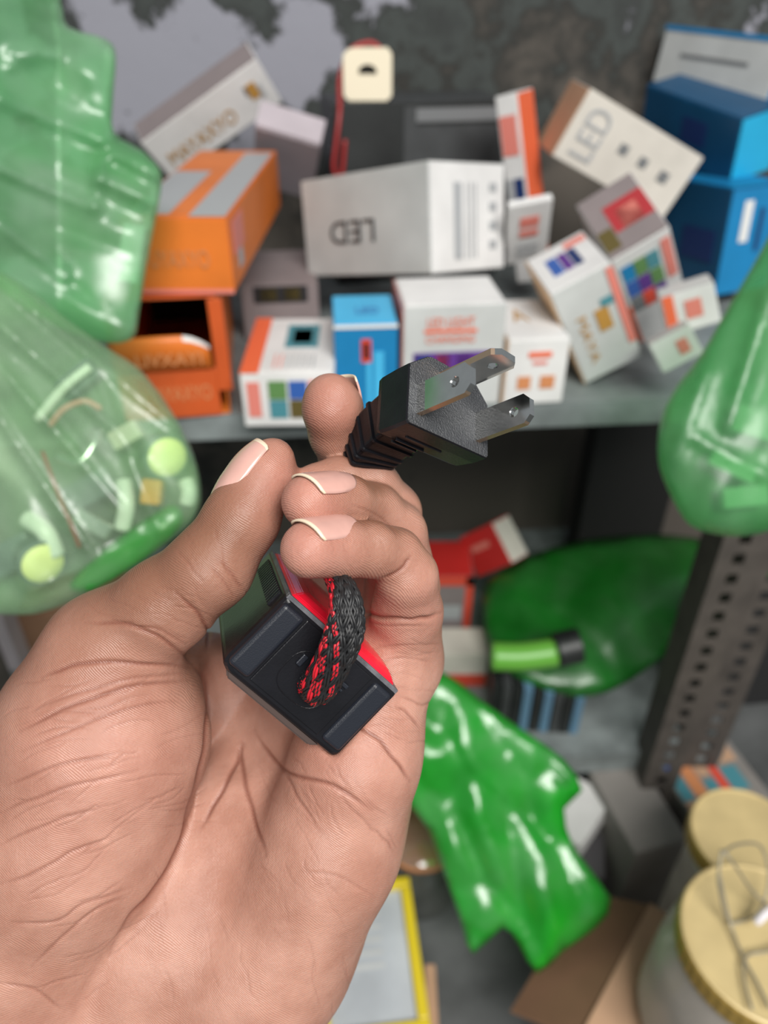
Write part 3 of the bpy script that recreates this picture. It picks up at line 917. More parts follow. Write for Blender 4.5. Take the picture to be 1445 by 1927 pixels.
M_KRAFTD = paper('brown_cardboard_inside', (0.22, 0.115, 0.065), 0.8)
M_REDC = paper('red_card', (0.55, 0.025, 0.022), 0.45)
I = {}
for nm, c in dict(black=(.02, .02, .022), grey=(.16, .165, .17), lgrey=(.34, .35, .36), red=(.62, .06, .03), orange=(.72, .13, .05), gold=(.42, .22, .045), blue=(.03, .10, .36), purple=(.10, .03, .22), magenta=(.35, .03, .30),
                  green=(.10, .22, .07), yellow=(.55, .42, .08), dkblue=(.01, .03, .12), white=(.7, .7, .68), pale=(.78, .50, .28), pinkred=(.66, .20, .16), teal=(.06, .22, .26), dkred=(.36, .03, .035), olive=(.10, .075, .02), tan=(.55, .22, .09)).items():
    I[nm] = mat('ink_' + nm, c, 0.45)
_txt = {}
def text_verts(s):
    if s not in _txt:
        cu = bpy.data.curves.new('t', 'FONT'); cu.body = s; cu.align_x = 'CENTER'; cu.align_y = 'CENTER'
        o = bpy.data.objects.new('t', cu); COL.objects.link(o)
        me = bpy.data.meshes.new_from_object(o.evaluated_get(bpy.context.evaluated_depsgraph_get()))
        v = [tuple(x.co) for x in me.vertices]; f = [tuple(p.vertices) for p in me.polygons]
        bpy.data.objects.remove(o, do_unlink=True); bpy.data.curves.remove(cu); bpy.data.meshes.remove(me)
        x0 = min(a[0] for a in v); x1 = max(a[0] for a in v); y0 = min(a[1] for a in v); y1 = max(a[1] for a in v)
        v = [((a[0] - (x0 + x1) / 2) / (x1 - x0), (a[1] - (y0 + y1) / 2) / (y1 - y0)) for a in v]
        _txt[s] = (v, f)
    return _txt[s]
FACES = {'front': (0, 1, 2), 'top': (0, 2, 1), 'side': (1, 2, 0)}
def carton(name, label, O, ax, L, m, prints=(), texts=(), group=None, cat='box', flaps=('top',), bev=0.0008, sidemat=None, topmat=None):
    """O: nearest visible corner; ax: three edge directions away from it; L: lengths"""
    O = Vector(O); ax = [Vector(a).normalized() for a in ax]; L = [float(l) for l in L]
    if ax[0].cross(ax[1]).dot(ax[2]) < 0: hand_ = -1
    else: hand_ = 1
    C0 = O + sum((a * (l / 2) for a, l in zip(ax, L)), Vector())
    lowest = min((O + ax[0] * L[0] * i + ax[1] * L[1] * j + ax[2] * L[2] * k).z for i in (0, 1) for j in (0, 1) for k in (0, 1))
    base = Vector((C0.x, C0.y, lowest))
    root = empty(name, base, label, cat, group)
    rel = O - base
    def pt(u, v, w): return rel + ax[0] * (u * L[0]) + ax[1] * (v * L[1]) + ax[2] * (w * L[2])
    bm = bmesh.new()
    vs = [bm.verts.new(pt(i, j, k)) for i in (0, 1) for j in (0, 1) for k in (0, 1)]
    mats = [m, sidemat or m, topmat or m]
    for q4, mi in (((0, 1, 3, 2), 1), ((4, 5, 7, 6), 1), ((0, 1, 5, 4), 2), ((2, 3, 7, 6), 0), ((0, 2, 6, 4), 0), ((1, 3, 7, 5), 0)):
        bm.faces.new([vs[i] for i in q4]).material_index = mi
    bmesh.ops.recalc_face_normals(bm, faces=bm.faces)
    bmesh.ops.bevel(bm, geom=list(bm.edges), offset=bev, segments=2, affect='EDGES')
    obj('body', bm, mats, root)
    def fpt(face, u, v, off):
        i, j, k = FACES[face]
        return rel + ax[i] * (u * L[i]) + ax[j] * (v * L[j]) - ax[k] * off
    def slab(bm, face, u0, v0, u1, v1, off0, off1, mi=0):
        a = [bm.verts.new(fpt(face, u, v, off0)) for u, v in ((u0, v0), (u1, v0), (u1, v1), (u0, v1))]
        b = [bm.verts.new(fpt(face, u, v, off1)) for u, v in ((u0, v0), (u1, v0), (u1, v1), (u0, v1))]
        fs = [bm.faces.new(a[::-1]), bm.faces.new(b)] + [bm.faces.new((a[i], a[(i + 1) % 4], b[(i + 1) % 4], b[i])) for i in range(4)]
        for f in fs: f.material_index = mi
    for face in flaps:                 # tucked lid panel lying on the end, its slit showing
        bm = bmesh.new(); slab(bm, face, 0.015, 0.03, 0.985, 0.97, -0.0002, 0.0006)
        bmesh.ops.recalc_face_normals(bm, faces=bm.faces)
        obj('lid_flap', bm, {'top': mats[2], 'side': mats[1]}.get(face, m), root)
    if prints:
        names = []
        for p in prints:
            if p[5] not in names: names.append(p[5])
        bm = bmesh.new()
        for face, u0, v0, u1, v1, ink in prints: slab(bm, face, u0, v0, u1, v1, 0.0004, 0.0009, names.index(ink))
        bmesh.ops.recalc_face_normals(bm, faces=bm.faces)
        obj('printed_panel', bm, [I[n] if n in I else n for n in names], root)
    for face, s, u, v, wfrac, hfrac, right, ink in texts:
        i, j, k = FACES[face]
        nrm = -ax[k]
        sgn = 1 if right[0] == '+' else -1
        a = int(right[1]); r = ax[a] * sgn; up = nrm.cross(r)
        other = j if a == i else i
        vv, ff = text_verts(s)
        bm = bmesh.new(); c = fpt(face, u, v, 0.0011)
        q = [bm.verts.new(c + r * (x * wfrac * L[a]) + up * (y * hfrac * L[other])) for x, y in vv]
        for f in ff: bm.faces.new([q[t] for t in f])
        obj('lettering', bm, I[ink], root)
    return root
def fit_carton(name, label, o, d, ends, L0, m, scale=(1, 1, 1), stiff=12, **kw):
    O, ax, L, err = fit_axes(o, d, ends, [l / 1000 for l in L0], stiff)
    if DEBUG: print('CARTON', name, [round(float(l) * 1000) for l in L], 'err', round(err, 2), 'z', [round(a.z, 2) for a in ax], 'Y', round(O.y, 2), 'O', [round(c, 3) for c in O])
    return carton(name, label, O, ax, [l * s for l, s in zip(L, scale)], m, **kw)
def upright(name, label, bl, br, top, z, depth, m, right_side=False, back_px=None, **kw):
    """bl, br: front bottom corners in pixels on the plane z; top: pixel row of the front top edge at bl"""
    A, B = at_z(bl[0], bl[1], z), at_z(br[0], br[1], z)
    r = ray(bl[0], top)
    ztop = (CAM + r * (A.y / r.y)).z
    x = B - A; wd = x.length; x.normalize(); y = Vector((-x.y, x.x, 0))
    h = ztop - z
    O = (B if right_side else A) + Vector((0, 0, h))
    if DEBUG: print('UPRIGHT', name, [round(v * 1000) for v in (wd, h, depth)], 'ztop', round(ztop, 4), 'Y', round(A.y, 3))
    carton(name, label, O, (-x if right_side else x, Vector((0, 0, -1)), y), (wd, h, depth), m, **kw)
    return ztop
Z0 = ZS + 0.0008
grid = lambda f, u0, v0, du, dv, rows, g=.012: [(f, u0 + i * du + g, v0 + j * dv + g, u0 + (i + 1) * du - g, v0 + (j + 1) * dv - g, c) for j, row in enumerate(rows) for i, c in enumerate(row)]
# front row on the upper shelf
zt = upright('bulb_box', 'white box with red corner stripe and grid of coloured squares, beside the orange cartons', (462, 803), (632, 801), 704, Z0, 0.105, M_WHITE,
    prints=[('top', 0.0, 0.0, 0.20, 1.0, 'orange'), ('top', .42, .42, .80, .85, 'teal'), ('top', .50, .50, .72, .76, 'yellow')] + grid('front', .28, .12, .22, .36, [('green', 'blue', 'red'), ('teal', 'olive', 'blue')]) +
    [('top', .34 + .07 * i, .08, .36 + .07 * i, .30, c) for i, c in enumerate(('pinkred', 'pinkred', 'lgrey', 'lgrey', 'lgrey', 'lgrey', 'lgrey'))] + [('front', .06, .15, .20, .8, 'pinkred')])
zb = upright('bulb_box', 'bright blue box with a small lamp picture, behind the fingers', (634, 775), (747, 771), 612, Z0, 0.060, M_BLUE, topmat=M_LBLUE,
    prints=[('front', 0, 0.0, 1, .04, 'white'), ('front', .42, .16, .58, .42, 'red'), ('front', .45, .20, .55, .38, 'black'), ('front', .50, .42, .58, .95, M_LBLUE), ('front', .62, .3, .78, .95, M_LBLUE)],
    texts=[('top', 'LED', .55, .42, .36, .22, '+0', 'blue')])
zc = upright('bulb_box', 'white box with red two-line lettering and row of purple photographs, behind the plug', (757, 768), (937, 760), 578, Z0, 0.062, M_GREYW, topmat=M_WHITE,
    prints=[('side', 0, 0, 1, 1, 'pinkred'), ('front', .10, .44, .90, .64, 'purple'), ('front', .12, .46, .27, .62, 'blue'), ('front', .33, .46, .46, .62, 'red'), ('front', .54, .46, .68, .62, 'magenta'), ('front', .2, .22, .72, .25, 'orange')],
    texts=[('front', 'LED LIGHT', .46, .15, .46, .09, '+0', 'orange'), ('front', 'CHANGING', .46, .31, .48, .07, '+0', 'orange')])
upright('bulb_box', 'white box with gold crest on its lid, right of the plug prongs', (946, 763), (1056, 757), 642, Z0, 0.085, M_WHITE,
    prints=[('front', .34, .18, .72, .26, 'orange'), ('front', .42, .32, .66, .37, 'pinkred'), ('front', .2, .55, .42, .75, 'tan'), ('front', .58, .55, .82, .75, 'tan'), ('side', 0, 0, 1, 1, 'pale')],
    texts=[('top', 'A', .42, .55, .28, .30, '+0', 'gold')])
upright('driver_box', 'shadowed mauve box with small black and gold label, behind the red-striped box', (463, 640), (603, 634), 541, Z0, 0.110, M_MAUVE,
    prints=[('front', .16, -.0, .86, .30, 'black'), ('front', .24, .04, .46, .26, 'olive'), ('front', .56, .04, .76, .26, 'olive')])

# orange cartons, one on the other; the lower one is torn open at the front
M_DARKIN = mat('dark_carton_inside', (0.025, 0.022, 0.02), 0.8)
def open_carton(name, label, bl, br, top, z, depth, m):
    A, B = at_z(bl[0], bl[1], z), at_z(br[0], br[1], z)
    r = ray(br[0], top); zt_ = (CAM + r * (B.y / r.y)).z
    x = (B - A); wd = x.length; x.normalize(); y = Vector((-x.y, x.x, 0)); h = zt_ - z
    c = A + x * wd / 2 + y * depth / 2
    root = empty(name, c, label, 'box')
    M = frame(A - c, x, y, Vector((0, 0, 1)))
    t = 0.0012
    def part(nm, lo, hi, mm_=m):
        bm = bmesh.new(); box_bm(bm, lo, hi, M, 0.0004, 1); return obj(nm, bm, mm_, root)
    part('base_panel', (0, 0, 0), (wd, depth, t)); part('top_panel', (0, 0, h - t), (wd, depth, h), M_ORANGED)
    part('side_panel', (0, 0, t), (t, depth, h - t)); part('side_panel', (wd - t, 0, t), (wd, depth, h - t))
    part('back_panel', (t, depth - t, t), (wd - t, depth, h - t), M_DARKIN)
    part('front_panel', (0, -t, 0), (wd - .006, 0, h * .42), M_ORANGED)
    part('side_flap', (wd - .006, -t * 1.2, h * .22), (wd + .004, -t * .2, h * .98), M_ORANGED)
    # bulging tuck flap
    bm = bmesh.new(); rows = []
    for i in range(9):
        v = i / 8; row = []
        for j in range(13):
            u = j / 12
            zz = h * (.42 + .30 * v * (1 - .30 * max(0, (u - .72) / .28) ** 2) + .03 * v * math.sin(u * 3.1))
            yy = -0.002 - 0.014 * math.sin(v * math.pi * .62) * (0.6 + .4 * math.sin(u * math.pi)) + .004 * v
            row.append(M @ Vector((u * (wd - .008), yy, zz)))
        rows.append(row)
    vr = [[bm.verts.new(p) for p in r_] for r_ in rows]
    for i in range(8):
        for j in range(12): bm.faces.new((vr[i][j], vr[i][j + 1], vr[i + 1][j + 1], vr[i + 1][j])).material_index = 1 if (i == 7 and j > 8) else 0
    bmesh.ops.recalc_face_normals(bm, faces=bm.faces)
    bmesh.ops.solidify(bm, geom=list(bm.faces), thickness=0.0008)
    obj('tuck_flap', bm, [m, M_WHITE], root, True)
    for s, zz, w_, hh in (('MAYAXYO', .22, .62, .13), ('LIVXAYI', .60, .58, .10)):
        vv, ff = text_verts(s); bm = bmesh.new()
        q_ = [bm.verts.new(M @ Vector((wd * (.54 + px_ * w_), -t - .0006 if zz < .4 else -.0195, h * (zz + py_ * hh)))) for px_, py_ in vv]
        for f in ff: bm.faces.new([q_[k] for k in f])
        obj('lettering', bm, I['tan'], root)
    return zt_
zo = open_carton('bulb_carton', 'orange carton torn open at the front, at the bottom of the orange stack', (238, 792), (434, 778), 556, Z0, 0.20, M_ORANGE)
A_, B_ = at_z(244, 556, zo + .001), at_z(442, 552, zo + .001)
r_ = ray(420, 412); ztop_o = (CAM + r_ * (B_.y / r_.y)).z
x_ = B_ - A_; x_.z = 0; wo = x_.length; x_.normalize()
x_ = Matrix.Rotation(math.radians(-4), 3, 'Z') @ x_
y_ = Vector((-x_.y, x_.x, 0))
if DEBUG: print('ORANGE', zo, ztop_o, A_, B_, wo)
carton('bulb_carton', 'orange carton with grey label strips on its lid, on top of the orange stack', B_ + Vector((0, 0, ztop_o - zo - .001)), (-x_, Vector((0, 0, -1)), y_), (wo, ztop_o - zo - .001, 0.25), M_ORANGE,
    prints=[('top', .02, .02, .36, .93, 'lgrey'), ('top', .56, .04, .97, .60, 'lgrey'), ('front', 0, .94, 1, 1.0, 'pinkred'), ('side', .1, .05, .55, .20, 'pinkred'), ('side', .55, .1, .8, .16, 'lgrey')],
    texts=[('front', 'UYAXYO', .48, .52, .56, .24, '-0', 'tan')])
fit_carton('bulb_carton', 'long white carton with gold lettering and crest, leaning on the orange carton', (482, 110), 0.68, [(262, 266), (534, 190), (438, 92)], (120, 45, 36), M_WHITE, stiff=14, scale=(1.0, 1, 1), sidemat=M_WHITE, topmat=M_MAUVE,  # top face of the white carton greyed, shade put into its colour
    prints=[('front', .10, .30, .17, .62, 'gold'), ('front', .07, .42, .10, .70, 'lgrey'), ('front', .17, .30, .19, .5, 'grey')],
    texts=[('front', 'MAYAXYO', .62, .62, .58, .30, '-0', 'gold')], flaps=())
# LED carton across the middle
dl = project(at_z(812, 516, zc + .0015))[2]
fit_carton('led_carton', 'grey white carton printed LED upside down, lying on the front row of boxes', (812, 516), dl, [(578, 503), (795, 302), (955, 490)], (112, 85, 76), M_GREYW, stiff=30, scale=(1, 1, .95), sidemat=M_WHITE,  # front card greyer than the side, light from the right put into the colours
    prints=[('side', .12, .30, .82, .40, 'lgrey'), ('side', .12, .46, .82, .475, 'lgrey'), ('side', .12, .52, .82, .535, 'lgrey'), ('side', .12, .58, .82, .595, 'lgrey')] + [('side', .20 + .18 * k, .78, .28 + .18 * k, .88, 'lgrey') for k in range(4)],
    texts=[('front', 'LED', .575, .44, .36, .22, '+0', 'black')], flaps=())
# black metal power supply behind it
M_CHARC = mat('black_metal', (0.015, 0.017, 0.017), 0.45, noise=0.4, nscale=30)
M_CHARC2 = mat('charcoal_metal', (0.045, 0.048, 0.05), 0.5, noise=0.3, nscale=30)
zp = upright('power_supply', 'black metal box with a grey edge strip, behind the grey LED carton', (636, 534), (930, 516), 196, Z0, 0.09, M_CHARC, cat='device', topmat=M_CHARC2, flaps=('top',),
    prints=[('front', .40, .02, .47, 1, M_CHARC2), ('front', .47, .12, 1, 1, M_CHARC2), ('front', .47, .03, 1, .10, 'grey')])
M_IVORY = mat('ivory_plastic', (0.80, 0.72, 0.55), 0.35)
M_WIRER = mat('red_wire', (0.30, 0.02, 0.02), 0.4)
# ivory connector standing on the black box, with its red wire
cp = at_z(692, 190, zp + .0012)
cdx = project(cp)[2]
root = empty('wire_connector', cp, 'small ivory plastic connector with round hole on top of the black metal box', 'connector')
half = 45 * cdx / F_PX; hgt = 82 * cdx / F_PX * 1.02
bm = bmesh.new()
NA = 28; th = 0.012
def prof(a):
    c, s = math.cos(a), math.sin(a)
    k = 1 / max(abs(c), abs(s) * (1.0 if s < 0 else 0.97))
    k = min(k, 1.25 if (c < 0 and s > 0) else 1.36)
    return (half * c * k, hgt / 2 + hgt / 2 * s * k)
for y0, y1 in ((0, th),):
    o0 = [bm.verts.new((prof(2 * math.pi * i / NA)[0], 0, prof(2 * math.pi * i / NA)[1])) for i in range(NA)]
    o1 = [bm.verts.new((v.co.x, th, v.co.z)) for v in o0]
    hr = half * .38
    h0 = [bm.verts.new((hr * math.cos(2 * math.pi * i / NA), 0, hgt * .56 + hr * .72 * max(-.35, math.sin(2 * math.pi * i / NA)))) for i in range(NA)]
    h1 = [bm.verts.new((v.co.x, th * .8, v.co.z)) for v in h0]
    for i in range(NA):
        j = (i + 1) % NA
        bm.faces.new((o0[i], o0[j], h0[j], h0[i])); bm.faces.new((o0[i], o1[i], o1[j], o0[j])); bm.faces.new((h0[i], h0[j], h1[j], h1[i]))
    bm.faces.new(o1)
    f = bm.faces.new(h1); f.material_index = 1
bmesh.ops.recalc_face_normals(bm, faces=bm.faces)
obj('shell', bm, [M_IVORY, M_CHARC], root)
bm = bmesh.new()
box_bm(bm, (-half * .75, .002, 0), (half * .85, th, hgt * .06), bev=.0006)
obj('latch', bm, M_CHARC, root)
wr = [Vector((half * .55, .010, hgt * .98)), Vector((half * .1, .012, hgt * 1.10)), Vector((-half * .7, .010, hgt * .95)), Vector((-half * 1.15, .006, hgt * .45)), Vector((-half * 1.15, -.016, -.006)), Vector((-half * 1.3, -.024, -.03)), Vector((-half * 1.45, -.026, -.055)), Vector((-half * 1.15, -.024, -.062)), Vector((-half * .95, -.023, -.03))]
bm = bmesh.new(); tube_bm(bm, catmull(wr, 6), 0.0022, 8)
obj('wire', bm, M_WIRER, root, True)

# white plastic packet and the dark gap left of the LED carton
fit_carton('bulb_box', 'crumpled pale lilac packet lying between the orange carton and the black metal box', (603, 272), 0.685, [(482, 228), (588, 378), (600, 222)], (65, 75, 30), paper('lilac_packet', (0.42, 0.37, 0.40)), flaps=('front',), scale=(1, 1, 1.0))
# slim red and white carton on end
fit_carton('bulb_carton', 'slim white carton with orange red side standing behind the LED carton', (972, 174), 0.64, [(930, 178), (1000, 420), (1003, 166)], (22, 120, 40), M_WHITE, scale=(1, 1.5, 1), sidemat=I['orange'], flaps=(),
    prints=[('front', .15, .10, .9, .30, 'pinkred'), ('front', .1, .42, .55, .68, 'dkblue'), ('front', .62, .42, .9, .68, 'lgrey'), ('side', .62, .1, .82, .9, 'pinkred')])
fit_carton('bulb_box', 'small white box with red print wedged upright between the LED carton and the slanted boxes', (957, 392), 0.575, [(1040, 372), (950, 500), (972, 384)], (38, 55, 12), M_WHITE,
    prints=[('front', .28, .20, .72, .36, 'pinkred'), ('front', .28, .42, .72, .52, 'pinkred'), ('front', .25, .66, .75, .72, 'lgrey'), ('front', .25, .78, .75, .84, 'lgrey')])
fit_carton('led_carton', 'beige carton with faded blue LED lettering, tilted at the top right of the pile', (1112, 166), 0.625, [(1321, 303), (1044, 296), (1062, 172)], (125, 60, 55), M_CREAM, stiff=40, sidemat=M_KRAFT,
    prints=[('front', .40, .38, .47, .52, 'grey'), ('front', .58, .40, .65, .54, 'grey'), ('front', .77, .42, .85, .58, 'grey')],
    texts=[('front', 'LED', .17, .50, .16, .78, '-1', 'lgrey')] if False else [('front', 'LED', .17, .50, .70, .18, '-1', 'lgrey')], flaps=('side',))
fit_carton('bulb_box', 'white box with grid of coloured squares and red lid band, tilted under the beige carton', (1150, 492), 0.565, [(1258, 424), (1208, 655), (1085, 385)], (52, 85, 60), M_WHITE, topmat=M_MAUVE,
    prints=grid('front', .08, .10, .22, .16, [(M_BLUE, 'green', 'teal'), ('blue', 'purple', 'green'), ('grey', 'red', 'purple')], .006) + [('front', .80, .06, .96, .42, 'pinkred'), ('front', 0, .5, .06, .92, 'orange'), ('top', .30, .30, .98, .72, 'dkred'), ('top', .02, .1, .27, .42, 'olive'), ('top', .45, .3, .8, .6, 'pinkred')])
fit_carton('bulb_box', 'white box with gold crest on its face and blue print on its lid, tipped forward', (1035, 557), 0.535, [(1152, 498), (1104, 722), (988, 492)], (50, 80, 45), M_GREYW, topmat=M_WHITE,
    prints=[('top', .22, .30, .40, .72, 'blue'), ('top', .42, .30, .56, .72, 'purple'), ('top', .58, .30, .72, .72, 'dkblue'), ('top', .60, .76, .96, .9, 'pinkred'), ('front', .52, .34, .74, .56, 'gold'), ('front', .66, .26, .86, .34, 'teal'), ('front', .88, .02, 1, .8, 'pinkred'), ('side', 0, 0, 1, 1, 'pale')],
    texts=[('front', 'MAYA', .30, .58, .50, .16, '+1', 'gold')])
fit_carton('bulb_box', 'white box with one broad orange stripe, at the right end of the pile', (1240, 562), 0.555, [(1345, 538), (1265, 632), (1232, 545)], (55, 34, 30), M_WHITE,
    prints=[('front', .04, .0, .24, 1, 'orange'), ('front', .42, .25, .72, .7, 'pinkred')], flaps=())
fit_carton('bulb_box', 'small white box lying lowest at the right end of the pile', (1220, 650), 0.535, [(1300, 617), (1262, 695), (1236, 628)], (40, 28, 40), M_WHITE,
    prints=[('front', .55, .3, .8, .75, 'pinkred')], flaps=())
# big blue cartons at the right
fit_carton('blue_carton', 'blue carton with a pale grey lid panel, on top of the blue stack', (1440, 193), 0.70, [(1226, 130), (1452, 66), (1530, 180)], (112, 62, 60), M_GREYW, stiff=60, sidemat=M_BLUE, topmat=M_BLUESHADE, bev=.001, flaps=(),
    prints=[('front', .22, .50, .80, .56, 'grey'), ('front', 0, .92, 1, 1, M_BLUE)])
fit_carton('blue_carton', 'blue carton with shaded front and lit end colours, in the middle of the blue stack', (1398, 224), 0.675, [(1216, 158), (1372, 348), (1480, 196)], (100, 70, 70), M_BLUESHADE, sidemat=M_BLUELIT, bev=.001, flaps=('front',),
    prints=[('front', .30, .25, .55, .62, 'dkblue')])
fit_carton('blue_carton', 'blue carton with white printed corner, at the bottom of the blue stack', (1380, 356), 0.67, [(1230, 322), (1352, 560), (1490, 352)], (85, 100, 70), M_BLUESHADE, stiff=40, sidemat=M_BLUE, topmat=M_BLUE, bev=.001,
    prints=[('side', .12, .25, .5, .40, 'white'), ('side', .2, .55, .6, .62, 'dkblue'), ('front', .1, .4, .5, .7, 'dkblue')])

# ------------------------------------------------------------------ green plastic bags
from mathutils import noise as mnoise
from mathutils import geometry as mgeo
def bag_mat(name, tint, body, fac, rough=0.22, gloss=0.10, milky=0.0):
    m = bpy.data.materials.new(name); m.use_nodes = True
    nt = m.node_tree; N = nt.nodes; L = nt.links
    for n in list(N):
        if n.type != 'OUTPUT_MATERIAL': N.remove(n)
    out = N['Material Output']
    tr = N.new('ShaderNodeBsdfTransparent'); tr.inputs[0].default_value = tint + (1,)
    df = N.new('ShaderNodeBsdfDiffuse'); df.inputs[0].default_value = body + (1,)
    tl = N.new('ShaderNodeBsdfTranslucent'); tl.inputs[0].default_value = body + (1,)
    gl = N.new('ShaderNodeBsdfGlossy'); gl.inputs[0].default_value = (1, 1, 1, 1); gl.inputs[1].default_value = rough
    a = N.new('ShaderNodeMixShader'); a.inputs[0].default_value = 0.45; L.new(df.outputs[0], a.inputs[1]); L.new(tl.outputs[0], a.inputs[2])
    b = N.new('ShaderNodeMixShader'); L.new(tr.outputs[0], b.inputs[1]); L.new(a.outputs[0], b.inputs[2])
    tc = N.new('ShaderNodeTexCoord'); nz = N.new('ShaderNodeTexNoise'); nz.inputs['Scale'].default_value = 22; nz.inputs['Detail'].default_value = 3
    L.new(tc.outputs['Object'], nz.inputs['Vector'])
    mr = N.new('ShaderNodeMapRange'); mr.inputs[1].default_value = .3; mr.inputs[2].default_value = .7; mr.inputs[3].default_value = fac - .15; mr.inputs[4].default_value = fac + .15
    L.new(nz.outputs['Fac'], mr.inputs[0]); L.new(mr.outputs[0], b.inputs[0])
    if milky:                          # film bleached and creased in patches
        mk = N.new('ShaderNodeMix'); mk.data_type = 'RGBA'; mk.inputs[6].default_value = body + (1,); mk.inputs[7].default_value = tuple(min(1, c * .55 + .36) for c in body) + (1,)
        n2 = N.new('ShaderNodeTexNoise'); n2.inputs['Scale'].default_value = 13; n2.inputs['Detail'].default_value = 2; n2.inputs['Distortion'].default_value = 0.6
        L.new(tc.outputs['Object'], n2.inputs['Vector'])
        m2 = N.new('ShaderNodeMapRange'); m2.inputs[1].default_value = .42; m2.inputs[2].default_value = .62; m2.inputs[3].default_value = 0; m2.inputs[4].default_value = milky
        L.new(n2.outputs['Fac'], m2.inputs[0]); L.new(m2.outputs[0], mk.inputs[0])
        L.new(mk.outputs[2], df.inputs[0]); L.new(mk.outputs[2], tl.inputs[0])
    lw = N.new('ShaderNodeLayerWeight'); lw.inputs[0].default_value = 0.25
    ml = N.new('ShaderNodeMath'); ml.operation = 'MULTIPLY_ADD'; L.new(lw.outputs['Fresnel'], ml.inputs[0]); ml.inputs[1].default_value = 0.3; ml.inputs[2].default_value = gloss
    c = N.new('ShaderNodeMixShader'); L.new(ml.outputs[0], c.inputs[0]); L.new(b.outputs[0], c.inputs[1]); L.new(gl.outputs[0], c.inputs[2])
    L.new(c.outputs[0], out.inputs[0])
    return m
def closed_catmull(pts, n):
    m = len(pts); out = []
    for i in range(m):
        p0, p1, p2, p3 = [Vector(pts[(i + k - 1) % m] + (0,)) for k in range(4)]
        for k in range(n):
            t = k / n
            v = 0.5 * ((2 * p1) + (p2 - p0) * t + (2 * p0 - 5 * p1 + 4 * p2 - p3) * t * t + (3 * p1 - p0 - 3 * p2 + p3) * t ** 3)
            out.append((v.x, v.y))
    return out
def pillow(name, label, outline, depth, thick, m, cat='bag', step=14, amp=0.004, scale=30, seed=0, ridge=0.5, round_px=None, smooth_n=3, group=None, parent=None, folds=(), grain=40, stretch=.35, facet=0.0):
    """a limp bag: front and back film joined along the outline; depth: metres or function of the pixel"""
    dfun = depth if callable(depth) else (lambda x, y: depth)
    ol = closed_catmull(outline, smooth_n) if smooth_n > 1 else [(float(a), float(b)) for a, b in outline]
    oa = np.array(ol); nb = len(ol)
    x0, y0 = oa.min(0); x1, y1 = oa.max(0)
    gx_, gy_ = np.meshgrid(np.arange(x0, x1, step), np.arange(y0, y1, step))
    g = np.stack([gx_.ravel(), gy_.ravel()], 1)
    rng = np.random.default_rng(seed); g = g + rng.uniform(-.3, .3, g.shape) * step
    A = oa; B = np.roll(oa, -1, 0)
    inside = np.zeros(len(g), bool); dist = np.full(len(g), 1e9)
    for a, b in zip(A, B):
        c = ((a[1] > g[:, 1]) != (b[1] > g[:, 1])) & (g[:, 0] < (b[0] - a[0]) * (g[:, 1] - a[1]) / (b[1] - a[1] + 1e-12) + a[0])
        inside ^= c
        e = b - a; t = np.clip(((g - a) @ e) / (e @ e + 1e-9), 0, 1)
        dist = np.minimum(dist, np.linalg.norm(g - a - t[:, None] * e, axis=1))
    keep = inside & (dist > step * .7); g = g[keep]; dist = dist[keep]
    R = round_px or max(dist.max(), 1)
    pts = [Vector((p[0], p[1])) for p in oa] + [Vector((p[0], p[1])) for p in g]
    ov, oe, of, og, *_ = mgeo.delaunay_2d_cdt(pts, [], [list(range(nb))], 1, 1e-5)
    if len(ov) != len(pts) and DEBUG: print('cdt changed', name, len(pts), len(ov))
    ctr = P(oa[:, 0].mean(), oa[:, 1].mean(), dfun(*oa.mean(0)))
    lo = ctr
    ga = math.radians(grain); gca, gsa = math.cos(ga), math.sin(ga)
    bm = bmesh.new(); fr, bk = [], []
    for v, og_ in zip(ov, og):
        dd = max([dist[i - nb] if i >= nb else 0.0 for i in og_] or [0.0])
        h = math.sqrt(max(0.0, 1 - (1 - min(dd / R, 1)) ** 2))
        d = dfun(v.x, v.y); p = P(v.x, v.y, d); vd = (p - CAM).normalized()
        q2x, q2y = v.x / F_PX * d, v.y / F_PX * d
        s3 = Vector(((q2x * gca + q2y * gsa) * scale * stretch + seed * 7.1, (q2y * gca - q2x * gsa) * scale + seed * 3.3, seed))
        nz = mnoise.noise(s3) + 0.5 * mnoise.noise(s3 * 2.3)
        rg = (1 - abs(mnoise.noise(s3 * 0.8 + Vector((5, 9, 2))))) ** 3 + .35 * (1 - abs(mnoise.noise(s3 * 1.7 + Vector((1, 4, 8))))) ** 3
        k = amp * ((1 - ridge) * nz + ridge * (rg - .5)) * min(1, .25 + h)
        if facet:
            vd_ = mnoise.voronoi(s3 * 1.3)[0]
            k += facet * (vd_[1] - vd_[0] - .35) * min(1, .2 + h)
        for fo in folds:
            (fx0, fy0), (fx1, fy1), wd, ht = fo
            e = Vector((fx1 - fx0, fy1 - fy0)); t = max(0, min(1, (Vector((v.x - fx0, v.y - fy0)).dot(e)) / e.length_squared))
            q = (Vector((v.x - fx0, v.y - fy0)) - e * t).length
            k += ht * math.exp(-(q / wd) ** 2)
        f = bm.verts.new(p - vd * (thick * .6 * h + k) - ctr)
        fr.append(f)
        if dd == 0: bk.append(f)
        else:
            nz2 = mnoise.noise(s3 + Vector((31, 17, 5)))
            bk.append(bm.verts.new(p + vd * (thick * .4 * h + amp * .6 * nz2 * h + .0012) - ctr))
    for t in of:
        try: bm.faces.new([fr[i] for i in t])
        except ValueError: pass
        if any(fr[i] is not bk[i] for i in t):
            try: bm.faces.new([bk[i] for i in reversed(t)])
            except ValueError: pass
    bmesh.ops.recalc_face_normals(bm, faces=bm.faces)
    o = obj(name, bm, m, parent, True)
    o.location = ctr
    return tag(o, label, cat, group) if label else o
